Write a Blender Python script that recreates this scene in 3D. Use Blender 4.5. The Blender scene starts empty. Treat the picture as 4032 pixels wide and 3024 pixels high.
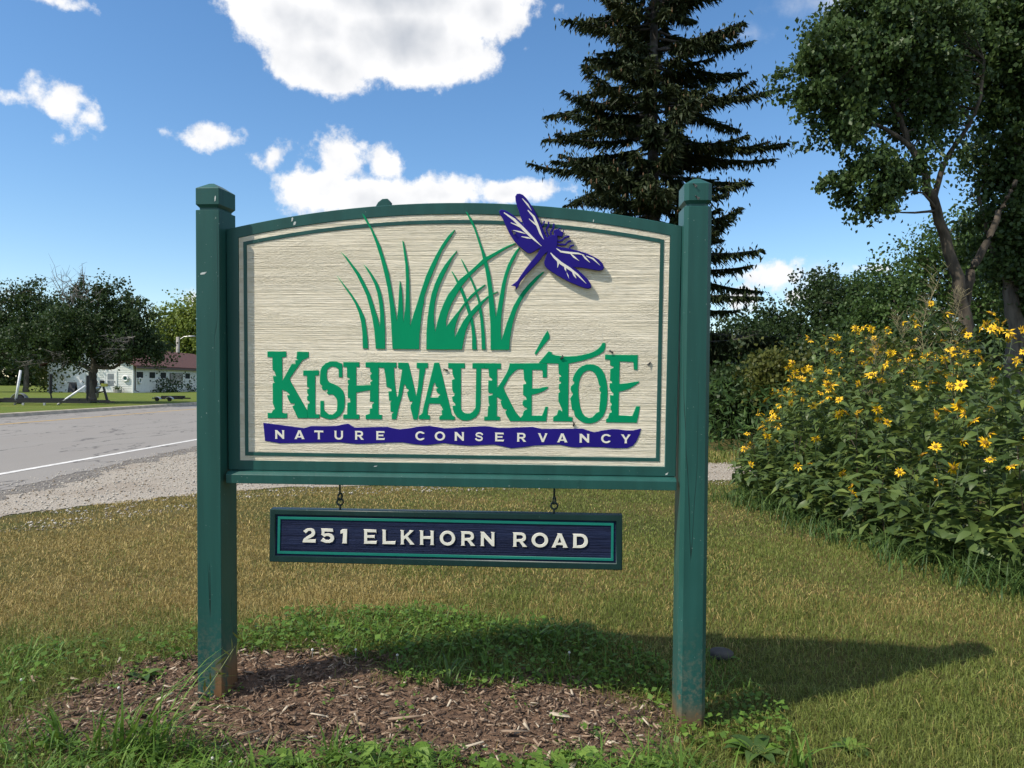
import bpy, bmesh, math, random
import numpy as np
from mathutils import Matrix, Vector

SC = bpy.context.scene
COL = SC.collection
RAD = math.radians

# ---------------------------------------------------------------- camera
ROLL = .0076
cam_data = bpy.data.cameras.new('camera')
cam_data.sensor_width = 36.0
cam_data.lens = 36.0 * 3002 / 4032
cam_data.clip_start = .05
cam_data.clip_end = 6000
cam = bpy.data.objects.new('camera', cam_data)
COL.objects.link(cam)
_r = Vector((1, 0, ROLL)).normalized()
_u = Vector((-ROLL, 0, 1)).normalized()
cam.matrix_world = Matrix(((_r.x, _u.x, 0, 0), (0, 0, -1, 0), (_r.z, _u.z, 0, 1.3), (0, 0, 0, 1)))
SC.camera = cam

# ---------------------------------------------------------------- sun
SUN_DIR = Vector((-1.97, -1.008, 2.50)).normalized()      # towards the sun
SUN_EL = math.asin(SUN_DIR.z)
SUN_AZ = math.atan2(SUN_DIR.x, SUN_DIR.y)
sun_data = bpy.data.lights.new('sun', 'SUN')
sun_data.energy = 3.8
sun_data.angle = RAD(.5)
sun_data.color = (1.0, .92, .80)
sun = bpy.data.objects.new('sun', sun_data)
sun.rotation_euler = SUN_DIR.to_track_quat('Z', 'Y').to_euler()
COL.objects.link(sun)

# ---------------------------------------------------------------- exposure
SC.view_settings.view_transform = 'Standard'
SC.view_settings.look = 'None'
SC.view_settings.exposure = 0.42
SC.view_settings.gamma = 1.0
SC.view_settings.use_curve_mapping = False

# ---------------------------------------------------------------- sky (world): Nishita air + cumulus clouds by direction
# azimuth, elevation, half width, half height (degrees) of the lobes that make up each cumulus
CLOUDS = [(-15.81, 24.68, 6.12, 2.89), (-14.18, 22.3, 4.58, 2.5), (-8.16, 23.92, 7.5, 3.31), (-2.3, 26.16, 4.52, 2.65), (-10.53, 27.92, 13.46, 3.93), (-32.19, 18.12, 1.37, 1.18), (-30.67, 17.33, 1.67, 1.29), (-28.96, 16.65, 1.2, 1.11), (-33.42, 17.35, 0.97, 0.44), (-31.05, 15.2, 0.97, 0.46), (-21.73, 16.73, 2.34, 0.99), (-18.82, 15.22, 0.87, 0.7), (-17.47, 15.87, 0.76, 0.96), (-12.7, 16.09, 2.32, 1.79), (-9.52, 15.49, 1.52, 1.65), (-14.18, 13.46, 3.6, 2.3), (-9.86, 13.05, 5.07, 2.34), (-5.07, 13.88, 3.8, 1.51), (-0.56, 13.97, 3.13, 1.01), (2.57, 14.14, 2.78, 0.94), (0.77, 23.82, 0.84, 0.83), (18.6, 7.66, 2.5, 1.47), (16.71, 6.42, 2.24, 1.33), (20.76, 6.3, 1.83, 0.97), (25.47, 7.98, 1.7, 0.44), (-33.17, 5.56, 1.46, 0.64), (-23.07, 5.72, 1.18, 0.57), (-31.56, 23.05, 1.01, 0.27), (3.44, 26.39, 0.76, 0.37)]
WISPS = [(22.86, 25.05, 3.84, 0.93), (27.15, 24.06, 3.58, 1.27), (16.71, 23.81, 1.92, 0.49), (21.37, 7.24, 2.72, 1.29), (23.74, 7.92, 2.04, 0.63)]
world = bpy.data.worlds.new('World')
SC.world = world
world.use_nodes = True
wt = world.node_tree
wt.nodes.clear()
def wn(kind, **kw):
    n = wt.nodes.new(kind)
    for k, v in kw.items():
        setattr(n, k, v)
    return n
def wm(op, a, b=None, c=None, clamp=False):
    n = wt.nodes.new('ShaderNodeMath')
    n.operation = op
    n.use_clamp = clamp
    for i, v in enumerate((a, b, c)):
        if v is None:
            continue
        if isinstance(v, (int, float)):
            n.inputs[i].default_value = v
        else:
            wt.links.new(v, n.inputs[i])
    return n.outputs[0]
sky = wn('ShaderNodeTexSky', sky_type='NISHITA')
sky.sun_disc = False
sky.sun_elevation = SUN_EL
sky.sun_rotation = SUN_AZ
sky.air_density = 1.0
sky.dust_density = .25
sky.ozone_density = 2.2
tc = wn('ShaderNodeTexCoord')
sep = wn('ShaderNodeSeparateXYZ')
wt.links.new(tc.outputs['Generated'], sep.inputs[0])
az = wm('MULTIPLY', wm('ARCTAN2', sep.outputs[0], sep.outputs[1]), 180 / math.pi)
el = wm('MULTIPLY', wm('ARCSINE', sep.outputs[2]), 180 / math.pi)
def wnoise(scale, detail, rough, off=(0, 0, 0)):
    mp = wn('ShaderNodeMapping')
    mp.inputs['Location'].default_value = off
    wt.links.new(tc.outputs['Generated'], mp.inputs[0])
    n = wn('ShaderNodeTexNoise')
    n.inputs['Scale'].default_value = scale
    n.inputs['Detail'].default_value = detail
    n.inputs['Roughness'].default_value = rough
    wt.links.new(mp.outputs[0], n.inputs['Vector'])
    return n.outputs['Fac']
def cloud_field(lobes):
    f = None
    for a0, e0, ra, re in lobes:
        da = wm('MULTIPLY', wm('SUBTRACT', az, a0), 1 / ra)
        de = wm('MULTIPLY', wm('SUBTRACT', el, e0), 1 / re)
        q = wm('SQRT', wm('ADD', wm('MULTIPLY', da, da), wm('MULTIPLY', de, de)))
        v = wm('MULTIPLY', wm('SUBTRACT', 1.0, q), math.sqrt(ra * re))
        f = v if f is None else wm('SMOOTH_MAX', f, v, .35)
    return f
fld = cloud_field(CLOUDS)
n_big = wnoise(11, 3, .5)
n_fine = wnoise(30, 10, .62)
n_mid = wnoise(17, 5, .5)
n_mid2 = wnoise(17, 5, .5, (-.012, -.006, .020))
disp = wm('ADD', wm('MULTIPLY', wm('SUBTRACT', n_big, .5), 3.6), wm('MULTIPLY', wm('SUBTRACT', n_fine, .5), 4.0))
dens = wm('ADD', fld, disp)
def ramp01(x, a, b):
    n = wt.nodes.new('ShaderNodeMapRange')
    n.interpolation_type = 'SMOOTHSTEP'
    wt.links.new(x, n.inputs[0])
    n.inputs[1].default_value = a
    n.inputs[2].default_value = b
    return n.outputs[0]
mask = ramp01(dens, -.1, .95)
wisp = wm('MULTIPLY', ramp01(wm('ADD', cloud_field(WISPS), wm('MULTIPLY', wm('SUBTRACT', wnoise(16, 8, .62), .5), 6.0)), -.4, 3.2), .62)
mask = wm('MAXIMUM', mask, wisp)
# broken cumulus added over the unseen rest of the sky to raise the fill light
beyond = wm('MAXIMUM', ramp01(wm('ABSOLUTE', az), 40, 55), ramp01(el, 34, 46))
rest = ramp01(wm('ADD', wnoise(2.6, 9, .58, (3.1, 1.7, .4)), 0.0), .50, .56)
rest = wm('MULTIPLY', wm('MULTIPLY', rest, beyond), ramp01(el, 0, 4))
mask = wm('MAXIMUM', mask, rest)
# the sunward face of every puff is white, its thick underside grey
relief = wm('MULTIPLY', wm('SUBTRACT', n_mid, n_mid2), .9)
thick = ramp01(wm('ADD', fld, wm('MULTIPLY', wm('SUBTRACT', n_big, .5), 7.0)), 1.0, 5.0)
lit = wm('ADD', wm('SUBTRACT', 1.0, wm('MULTIPLY', thick, .62)), relief, clamp=True)
ccol = wn('ShaderNodeMix', data_type='RGBA')
wt.links.new(lit, ccol.inputs[0])
ccol.inputs[6].default_value = (.40, .45, .53, 1)
ccol.inputs[7].default_value = (.99, .99, 1.0, 1)
bg_sky = wn('ShaderNodeBackground')
hsv = wn('ShaderNodeHueSaturation')
hsv.inputs['Saturation'].default_value = 1.20
wt.links.new(sky.outputs[0], hsv.inputs['Color'])
wt.links.new(hsv.outputs[0], bg_sky.inputs[0])
bg_sky.inputs[1].default_value = .13
bg_cl = wn('ShaderNodeBackground')
wt.links.new(ccol.outputs[2], bg_cl.inputs[0])
bg_cl.inputs[1].default_value = .78
mixs = wn('ShaderNodeMixShader')
wt.links.new(mask, mixs.inputs[0])
wt.links.new(bg_sky.outputs[0], mixs.inputs[1])
wt.links.new(bg_cl.outputs[0], mixs.inputs[2])
wout = wn('ShaderNodeOutputWorld')
wt.links.new(mixs.outputs[0], wout.inputs[0])

# ================================================================ helpers
def rng(seed):
    return np.random.default_rng(seed)

def tag(o, label=None, cat=None, group=None, kind=None):
    for k, v in (('label', label), ('category', cat), ('group', group), ('kind', kind)):
        if v:
            o[k] = v
    return o

def empty(name, loc=(0, 0, 0), label=None, cat=None, group=None, rz=0.0):
    o = bpy.data.objects.new(name, None)
    o.empty_display_size = .2
    o.location = loc
    o.rotation_euler = (0, 0, rz)
    COL.objects.link(o)
    return tag(o, label, cat, group)

def link(name, me, parent=None, loc=None):
    o = bpy.data.objects.new(name, me)
    COL.objects.link(o)
    if parent is not None:
        o.parent = parent
    if loc is not None:
        o.location = loc
    return o

class MB:
    """collects polygons and links them as one mesh"""
    def __init__(s):
        s.v = []
        s.f = []
        s.m = []
    def add(s, vs, fs, mi=0):
        b = len(s.v)
        s.v += [tuple(v) for v in vs]
        s.f += [tuple(b + i for i in f) for f in fs]
        s.m += [mi] * len(fs)
    def box(s, lo, hi, mi=0):
        x0, y0, z0 = lo
        x1, y1, z1 = hi
        s.add([(x0, y0, z0), (x1, y0, z0), (x1, y1, z0), (x0, y1, z0), (x0, y0, z1), (x1, y0, z1), (x1, y1, z1), (x0, y1, z1)],
              [(0, 3, 2, 1), (4, 5, 6, 7), (0, 1, 5, 4), (1, 2, 6, 5), (2, 3, 7, 6), (3, 0, 4, 7)], mi)
    def tube(s, pts, rad, n=6, mi=0, cap=True):
        V, Fq = tube_arrays(pts, rad, n)
        s.add(V.tolist(), Fq.tolist(), mi)
        if cap:
            b = len(s.v) - len(V)
            s.f.append(tuple(b + i for i in reversed(range(n))))
            s.f.append(tuple(b + len(V) - n + i for i in range(n)))
            s.m += [mi, mi]
    def rings(s, rings, mi=0):
        """stack of closed rings with equal counts, capped"""
        n = len(rings[0])
        b = len(s.v)
        for r in rings:
            s.v += [tuple(p) for p in r]
        for k in range(len(rings) - 1):
            for i in range(n):
                j = (i + 1) % n
                s.f.append((b + k * n + i, b + k * n + j, b + (k + 1) * n + j, b + (k + 1) * n + i))
                s.m.append(mi)
        s.f.append(tuple(b + i for i in reversed(range(n))))
        s.f.append(tuple(b + (len(rings) - 1) * n + i for i in range(n)))
        s.m += [mi, mi]
    def mesh(s, name, mats, smooth=False):
        me = bpy.data.meshes.new(name)
        me.from_pydata(s.v, [], s.f)
        for m in (mats if isinstance(mats, (list, tuple)) else [mats]):
            me.materials.append(m)
        me.polygons.foreach_set('material_index', s.m)
        if smooth:
            me.polygons.foreach_set('use_smooth', [True] * len(s.f))
        me.update()
        return me
    def build(s, name, mats, parent=None, smooth=False, bevel=0.0, loc=None):
        me = s.mesh(name, mats, smooth)
        if bevel:
            bm = bmesh.new()
            bm.from_mesh(me)
            bmesh.ops.recalc_face_normals(bm, faces=bm.faces)
            bmesh.ops.bevel(bm, geom=[e for e in bm.edges if e.is_manifold and e.calc_face_angle(0) > .35], offset=bevel, segments=2, affect='EDGES', profile=.5)
            bm.to_mesh(me)
            bm.free()
        return link(name, me, parent, loc)

def tube_arrays(pts, rad, n=6):
    P = np.asarray(pts, float)
    m = len(P)
    R = np.broadcast_to(np.asarray(rad, float), (m,))
    T = np.gradient(P, axis=0)
    T /= np.linalg.norm(T, axis=1, keepdims=True) + 1e-9
    ref = np.where(np.abs(T[:, 2:3]) > .9, np.array([[1., 0, 0]]), np.array([[0., 0, 1]]))
    U = np.cross(T, ref)
    U /= np.linalg.norm(U, axis=1, keepdims=True) + 1e-9
    W = np.cross(T, U)
    a = np.arange(n) * 2 * np.pi / n
    V = P[:, None, :] + R[:, None, None] * (np.cos(a)[None, :, None] * U[:, None, :] + np.sin(a)[None, :, None] * W[:, None, :])
    i = np.arange(m - 1)[:, None] * n
    j = np.arange(n)[None, :]
    k = (j + 1) % n
    Fq = np.stack([i + j, i + k, i + n + k, i + n + j], -1).reshape(-1, 4)
    return V.reshape(-1, 3), Fq

def fast_mesh(name, V, Fc, mats, attrs=None, smooth=False):
    """mesh from numpy arrays, faces all of one size; attrs: per-face float attributes"""
    V = np.ascontiguousarray(V, np.float32)
    Fc = np.ascontiguousarray(Fc, np.int32)
    m, k = Fc.shape
    me = bpy.data.meshes.new(name)
    me.vertices.add(len(V))
    me.vertices.foreach_set('co', V.ravel())
    me.loops.add(m * k)
    me.loops.foreach_set('vertex_index', Fc.ravel())
    me.polygons.add(m)
    me.polygons.foreach_set('loop_start', np.arange(0, m * k, k, dtype=np.int32))
    me.polygons.foreach_set('loop_total', np.full(m, k, np.int32))
    for mt in (mats if isinstance(mats, (list, tuple)) else [mats]):
        me.materials.append(mt)
    for an, av in (attrs or {}).items():
        a = me.attributes.new(an, 'FLOAT', 'FACE')
        a.data.foreach_set('value', np.ascontiguousarray(av, np.float32))
    if smooth:
        me.polygons.foreach_set('use_smooth', np.ones(m, bool))
    me.update(calc_edges=True)
    me.validate()
    return me

def join_arrays(chunks):
    V, Fc, o = [], [], 0
    for v, f in chunks:
        V.append(v)
        Fc.append(f + o)
        o += len(v)
    return np.concatenate(V), np.concatenate(Fc)

def leaf_quads(C, L, W, g, up=.35, flop=0.0, fold=.18):
    """one rhombic leaf of two folded halves (two quads sharing the midrib would cost double: one kite each) at every row of C"""
    n = len(C)
    L = np.broadcast_to(np.asarray(L, float), (n,))[:, None]
    W = np.broadcast_to(np.asarray(W, float), (n,))[:, None]
    N = g.normal(size=(n, 3))
    N[:, 2] += up * 3
    N /= np.linalg.norm(N, axis=1, keepdims=True)
    T = np.cross(N, g.normal(size=(n, 3)))
    T[:, 2] -= flop
    T /= np.linalg.norm(T, axis=1, keepdims=True)
    B = np.cross(N, T)
    V = np.stack([C - T * L * .5, C + B * W * .5 + N * W * fold, C + T * L * .5, C - B * W * .5 + N * W * fold], 1).reshape(-1, 3)
    Fq = np.arange(n * 4).reshape(n, 4)
    return V, Fq

def vnoise(x, y, seed=0):
    x = np.asarray(x, float)
    y = np.asarray(y, float)
    xi = np.floor(x).astype(np.int64)
    yi = np.floor(y).astype(np.int64)
    fx = x - xi
    fy = y - yi
    fx = fx * fx * (3 - 2 * fx)
    fy = fy * fy * (3 - 2 * fy)
    def h(a, b):
        n = (a * 374761393 + b * 668265263 + seed * 1274126177) & 0xffffffff
        n = ((n ^ (n >> 13)) * 1274126177) & 0xffffffff
        return ((n ^ (n >> 16)) & 0xffff) / 65535.0
    return (h(xi, yi) * (1 - fx) + h(xi + 1, yi) * fx) * (1 - fy) + (h(xi, yi + 1) * (1 - fx) + h(xi + 1, yi + 1) * fx) * fy

def sstep(a, b, x):
    t = np.clip((np.asarray(x, float) - a) / (b - a), 0, 1)
    return t * t * (3 - 2 * t)

def inside(poly, x, y):
    x = np.asarray(x, float)
    y = np.asarray(y, float)
    r = np.zeros(x.shape, bool)
    n = len(poly)
    for i in range(n):
        x0, y0 = poly[i]
        x1, y1 = poly[(i + 1) % n]
        c = ((y0 > y) != (y1 > y)) & (x < (x1 - x0) * (y - y0) / (y1 - y0 + 1e-12) + x0)
        r ^= c
    return r

# ---------------------------------------------------------------- materials
def node_mat(name):
    m = bpy.data.materials.new(name)
    m.use_nodes = True
    nt = m.node_tree
    return m, nt, nt.nodes['Principled BSDF']

def add(nt, kind, **inp):
    n = nt.nodes.new(kind)
    for k, v in inp.items():
        n.inputs[k].default_value = v
    return n

def mixc(nt, fac, a, b):
    n = nt.nodes.new('ShaderNodeMix')
    n.data_type = 'RGBA'
    for s, v in ((0, fac), (6, a), (7, b)):
        if isinstance(v, (int, float)):
            n.inputs[s].default_value = v
        elif isinstance(v, tuple):
            n.inputs[s].default_value = v if len(v) == 4 else (*v, 1)
        else:
            nt.links.new(v, n.inputs[s])
    return n.outputs[2]

def mth(nt, op, a, b=None, clamp=False):
    n = nt.nodes.new('ShaderNodeMath')
    n.operation = op
    n.use_clamp = clamp
    for i, v in enumerate((a, b)):
        if v is None:
            continue
        if isinstance(v, (int, float)):
            n.inputs[i].default_value = v
        else:
            nt.links.new(v, n.inputs[i])
    return n.outputs[0]

def maprange(nt, x, a, b, smooth=True):
    n = nt.nodes.new('ShaderNodeMapRange')
    if smooth:
        n.interpolation_type = 'SMOOTHSTEP'
    nt.links.new(x, n.inputs[0])
    n.inputs[1].default_value = a
    n.inputs[2].default_value = b
    return n.outputs[0]

def noise(nt, scale, detail=4, rough=.55, stretch=(1, 1, 1), coord='Object', loc=(0, 0, 0)):
    t = nt.nodes.new('ShaderNodeTexCoord')
    mp = nt.nodes.new('ShaderNodeMapping')
    mp.inputs['Scale'].default_value = stretch
    mp.inputs['Location'].default_value = loc
    nt.links.new(t.outputs[coord], mp.inputs[0])
    n = nt.nodes.new('ShaderNodeTexNoise')
    n.inputs['Scale'].default_value = scale
    n.inputs['Detail'].default_value = detail
    n.inputs['Roughness'].default_value = rough
    nt.links.new(mp.outputs[0], n.inputs['Vector'])
    return n.outputs['Fac']

def bump(nt, b, height, strength, dist=.01):
    n = nt.nodes.new('ShaderNodeBump')
    n.inputs['Strength'].default_value = strength
    n.inputs['Distance'].default_value = dist
    nt.links.new(height, n.inputs['Height'])
    nt.links.new(n.outputs[0], b.inputs['Normal'])

def plain(name, col, rough=.6, var=.12, scale=8, bmp=0.0, bscale=60, metal=0.0, stretch=(1, 1, 1), spec=.4, col2=None):
    m, nt, b = node_mat(name)
    n = noise(nt, scale, 5, .6, stretch)
    dark = tuple(c * (1 - var) for c in col)
    lite = tuple(min(1, c * (1 + var)) for c in col) if col2 is None else col2
    nt.links.new(mixc(nt, maprange(nt, n, .3, .7), dark, lite), b.inputs['Base Color'])
    b.inputs['Roughness'].default_value = rough
    b.inputs['Metallic'].default_value = metal
    b.inputs['Specular IOR Level'].default_value = spec
    if bmp:
        bump(nt, b, noise(nt, bscale, 4, .6, stretch), bmp)
    return m

def leaf_mat(name, c1, c2, c3=None, trans=.28, rough=.5, spec=.25, big=None):
    """foliage: colour runs from leaf to leaf by the face attribute rnd; light also passes through"""
    m, nt, b = node_mat(name)
    at = nt.nodes.new('ShaderNodeAttribute')
    at.attribute_name = 'rnd'
    rp = nt.nodes.new('ShaderNodeValToRGB')
    rp.color_ramp.elements[0].color = (*c1, 1)
    rp.color_ramp.elements[1].color = (*c2, 1)
    if c3:
        rp.color_ramp.elements[1].position = .86
        e = rp.color_ramp.elements.new(1.0)
        e.color = (*c3, 1)
    nt.links.new(at.outputs['Fac'], rp.inputs[0])
    col = rp.outputs[0]
    nt.links.new(col, b.inputs['Base Color'])
    b.inputs['Roughness'].default_value = rough
    b.inputs['Specular IOR Level'].default_value = spec
    tr = nt.nodes.new('ShaderNodeBsdfTranslucent')
    hs = nt.nodes.new('ShaderNodeHueSaturation')
    hs.inputs['Hue'].default_value = .485
    hs.inputs['Value'].default_value = 1.3
    nt.links.new(col, hs.inputs['Color'])
    nt.links.new(hs.outputs[0], tr.inputs[0])
    mx = nt.nodes.new('ShaderNodeMixShader')
    mx.inputs[0].default_value = trans
    nt.links.new(b.outputs[0], mx.inputs[1])
    nt.links.new(tr.outputs[0], mx.inputs[2])
    nt.links.new(mx.outputs[0], nt.nodes['Material Output'].inputs[0])
    return m

def flat_shape(outer, holes, depth, mat, name, parent=None, y=0.0, bev=.0008, loc=(0, 0)):
    """solid cut-out of a drawn outline (metres in X, Z), its front face at Y = y, its back at y + depth"""
    cu = bpy.data.curves.new(name, 'CURVE')
    cu.dimensions = '2D'
    cu.fill_mode = 'BOTH'
    cu.extrude = max(depth / 2 - bev, 1e-5)
    cu.bevel_depth = bev
    cu.bevel_resolution = 0
    cu.offset = -bev
    for poly in [outer] + [h for h in holes if h]:
        sp = cu.splines.new('POLY')
        sp.points.add(len(poly) - 1)
        for p, q in zip(sp.points, poly):
            p.co = (q[0] + loc[0], q[1] + loc[1], 0, 1)
        sp.use_cyclic_u = True
    tmp = bpy.data.objects.new(name, cu)
    me = bpy.data.meshes.new_from_object(tmp)
    bpy.data.objects.remove(tmp)
    bpy.data.curves.remove(cu)
    n = len(me.vertices)
    co = np.empty(n * 3, np.float32)
    me.vertices.foreach_get('co', co)
    co = co.reshape(-1, 3)
    new = np.stack([co[:, 0], y + depth / 2 - co[:, 2], co[:, 1]], 1)
    me.vertices.foreach_set('co', new.ravel())
    me.materials.clear()
    me.materials.append(mat)
    me.name = name
    me.update()
    return link(name, me, parent)

# ================================================================ the ground
MULCH = [(-1.836, 2.783), (-1.88, 2.958), (-1.861, 3.204), (-1.741, 3.469), (-1.497, 3.592), (-1.3, 3.652), (-0.9, 3.648), (-0.576, 3.563), (-0.487, 3.395), (-0.115, 3.392), (0.197, 3.441), (0.498, 3.361), (0.66, 3.252), (0.636, 2.94), (0.494, 2.767), (0.312, 2.645), (-0.172, 2.677), (-0.604, 2.715), (-0.808, 2.628), (-1.017, 2.674), (-1.183, 2.758), (-1.325, 2.81), (-1.505, 2.735), (-1.598, 2.615)]
PATCH = [(2.62, 8.9), (2.70, 7.7), (2.85, 6.5), (2.98, 5.6), (3.15, 4.95), (3.6, 4.6), (5.0, 4.2), (8.5, 4.0), (9.5, 7), (9.0, 12.8), (5.2, 13.4), (4.1, 12.6), (3.6, 11.0), (3.0, 10.0)]

def gh(x, y):
    """height of the lawn: gentle lumps near the sign, a dip at its right post, level towards road and drive"""
    x = np.asarray(x, float)
    y = np.asarray(y, float)
    m = sstep(-4.6, -2.6, x) * sstep(8.8, 7.0, y) * sstep(10, 7, x) * sstep(-2, .5, y)
    h = (vnoise(x * .9, y * .9, 3) - .5) * .05 + (vnoise(x * 2.6, y * 2.6, 4) - .5) * .022
    h = h - .035 * sstep(.1, .8, x) * sstep(4.4, 3.2, y)
    h = h - .060 * np.exp(-((x + .2) / 1.5) ** 4 - ((y - 2.95) / .55) ** 4)
    return h * m

def axis(lo, hi, step, far):
    a = np.arange(lo, hi + 1e-6, step)
    g = np.cumsum(step * 1.35 ** np.arange(1, 40))
    g = g[g < far]
    return np.concatenate([(lo - g)[::-1], a, hi + g])
gx = axis(-8, 10, .15, 2500)
gy = axis(-1, 15, .15, 2500)
GX, GY = np.meshgrid(gx, gy, indexing='ij')
GV = np.stack([GX, GY, gh(GX, GY)], -1).reshape(-1, 3)
ii, jj = np.meshgrid(np.arange(len(gx) - 1), np.arange(len(gy) - 1), indexing='ij')
q0 = (ii * len(gy) + jj).ravel()
GF = np.stack([q0, q0 + len(gy), q0 + len(gy) + 1, q0 + 1], -1)

def soil_mat(name, green, tan, soil, dry):
    m, nt, b = node_mat(name)
    a = maprange(nt, noise(nt, .55, 4, .6), .36, .66)
    c = mixc(nt, mth(nt, 'MULTIPLY', a, dry, True), green, tan)
    f = noise(nt, 60, 4, .7)
    c = mixc(nt, maprange(nt, f, .45, .75), c, soil)
    f2 = noise(nt, 9, 5, .7)
    c = mixc(nt, mth(nt, 'MULTIPLY', maprange(nt, f2, .35, .8), .5), c, green)
    nt.links.new(c, b.inputs['Base Color'])
    b.inputs['Roughness'].default_value = .95
    b.inputs['Specular IOR Level'].default_value = .1
    bump(nt, b, f, .6, .03)
    return m
M = {}
M['lawn'] = soil_mat('lawn_soil', (.065, .075, .022), (.15, .115, .045), (.055, .042, .022), 1.0)
M['far_lawn'] = soil_mat('far_lawn', (.105, .155, .026), (.18, .18, .045), (.07, .10, .022), .8)
ground = link('ground', fast_mesh('ground', GV, GF, M['lawn'], smooth=True))
tag(ground, 'mown lawn, dry and tan on one side and greener on the other', kind='structure')

def sheet(name, poly, z, mat, label, n_sub=0):
    me = bpy.data.meshes.new(name)
    me.from_pydata([(x, y, z) for x, y in poly], [], [tuple(range(len(poly)))])
    me.materials.append(mat)
    return tag(link(name, me), label, kind='structure')

# gravel shoulder widening into the drive that crosses behind the sign
g = rng(5)
near_edge = [(-5.1, -20), (-5.15, 2), (-5.0, 6.2), (-4.75, 7.3), (-4.2, 8.2), (-3.6, 8.85), (-2.9, 9.35), (-1.5, 9.7), (0, 9.95), (1.5, 10.2), (3, 10.5), (6, 11.2), (12, 13), (40, 24)]
far_edge = [(40, 28), (12, 15.4), (6, 13.6), (3.2, 12.7), (1.0, 12.3), (-1, 12.4), (-2.6, 13.0), (-3.9, 14.2), (-4.6, 16), (-4.9, 20), (-5.2, 60), (-5.3, 300)]
def rough_line(pts, amp, step=.18, seed=0):
    out = []
    for (x0, y0), (x1, y1) in zip(pts[:-1], pts[1:]):
        d = math.hypot(x1 - x0, y1 - y0)
        n = max(1, min(400, int(d / step)))
        for k in range(n):
            t = k / n
            x, y = x0 + (x1 - x0) * t, y0 + (y1 - y0) * t
            a = amp * (vnoise(x * 3, y * 3, seed) + .5 * vnoise(x * 9, y * 9, seed + 1) - .75)
            out.append((x - a * (y1 - y0) / d, y + a * (x1 - x0) / d))
    return out + [pts[-1]]
asph_edge = [(-6.25, -30), (-6.0, 4), (-5.95, 8.5), (-6.1, 11), (-6.3, 15), (-6.35, 30), (-6.4, 300)]
M['gravel'] = None
m, nt, b = node_mat('limestone_gravel')
n1 = noise(nt, 45, 3, .7)
n2 = noise(nt, .9, 4, .6)
c = mixc(nt, maprange(nt, n1, .3, .72), (.24, .205, .16), (.50, .455, .385))
c = mixc(nt, mth(nt, 'MULTIPLY', maprange(nt, n2, .4, .75), .55), c, (.25, .20, .15))
nt.links.new(c, b.inputs['Base Color'])
b.inputs['Roughness'].default_value = .95
bump(nt, b, n1, .7, .03)
M['gravel'] = m
GRAVEL = near_edge + far_edge + [(-6.5, 300), (-6.5, -20)]
sheet('gravel_drive', rough_line(near_edge, .28, seed=11) + rough_line(far_edge, .2, seed=15) + [(-6.6, 300), (-6.6, -20)], .005, M['gravel'], 'pale limestone gravel shoulder and drive')

# asphalt
m, nt, b = node_mat('worn_asphalt')
n1 = noise(nt, 90, 3, .7)
n2 = noise(nt, .5, 5, .6, (1.6, .25, 1))
n3 = noise(nt, .35, 6, .55, (1, .35, 1), loc=(3, 7, 0))
crk = mth(nt, 'ABSOLUTE', mth(nt, 'SUBTRACT', n3, .5))
crkm = maprange(nt, crk, .0, .006)
c = mixc(nt, maprange(nt, n1, .3, .75), (.195, .182, .165), (.305, .285, .258))
c = mixc(nt, mth(nt, 'MULTIPLY', maprange(nt, n2, .35, .7), .35), c, (.205, .185, .165))
c = mixc(nt, crkm, (.07, .065, .06), c)
nt.links.new(c, b.inputs['Base Color'])
b.inputs['Roughness'].default_value = .9
bump(nt, b, n1, .25, .01)
M['asphalt'] = m
sheet('broken_road_edge', rough_line([(x + .32, y) for x, y in asph_edge], .42, .09, 23) + [(-6.6, 300), (-6.6, -30)], .0078, plain('crumbled_asphalt', (.10, .092, .083), .95, .5, 25, .8, 60, col2=(.26, .235, .205)), 'dark crumbled edge of the road')
road = [(-17.55, 300), (-17.55, -30)]
sheet('road', road + rough_line(asph_edge, .22, .15, 21), .011, M['asphalt'], 'grey worn asphalt road')
M['white_line'] = plain('worn_white_road_paint', (.62, .61, .58), .8, .25, 14)
M['yellow_line'] = plain('worn_yellow_road_paint', (.55, .33, .05), .8, .25, 10)
sheet('white_edge_line', [(-7.06, -20), (-6.93, -20), (-6.93, 300), (-7.06, 300)], .0155, M['white_line'], 'white painted edge line of the road')
sheet('yellow_centre_line', [(-14.9, 14), (-14.78, 14), (-14.78, 120), (-14.9, 120)], .0155, M['yellow_line'], 'yellow painted line of the road')

# kerb on the far side, cast in lengths
M['concrete'] = plain('kerb_concrete', (.42, .37, .29), .9, .2, 3, .3, 40)
M['concrete_top'] = plain('kerb_concrete_top', (.52, .49, .42), .9, .15, 3, .3, 40)
curb = tag(empty('curb', (-17.7, 20, 0)), 'concrete kerb along the far side of the road', kind='structure')
mb = MB()
prof = [(.15, 0), (.15, .02), (.11, .125), (.075, .145), (-.15, .145), (-.15, 0)]
mb.rings([[(x, y, z) for x, z in prof] for y in (0, 2.985)], 0)
cme = mb.mesh('curb_section', [M['concrete']])
for k in range(44):
    o = link('curb_section', cme, curb, (0, -20 + 3 * k, 0))
lawn2 = sheet('far_lawn', rough_line([(-17.84, -30), (-17.84, 250)], .10, .25, 31) + [(-500, 250), (-500, -30)], .147, M['far_lawn'], 'green lawn beyond the kerb')

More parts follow.
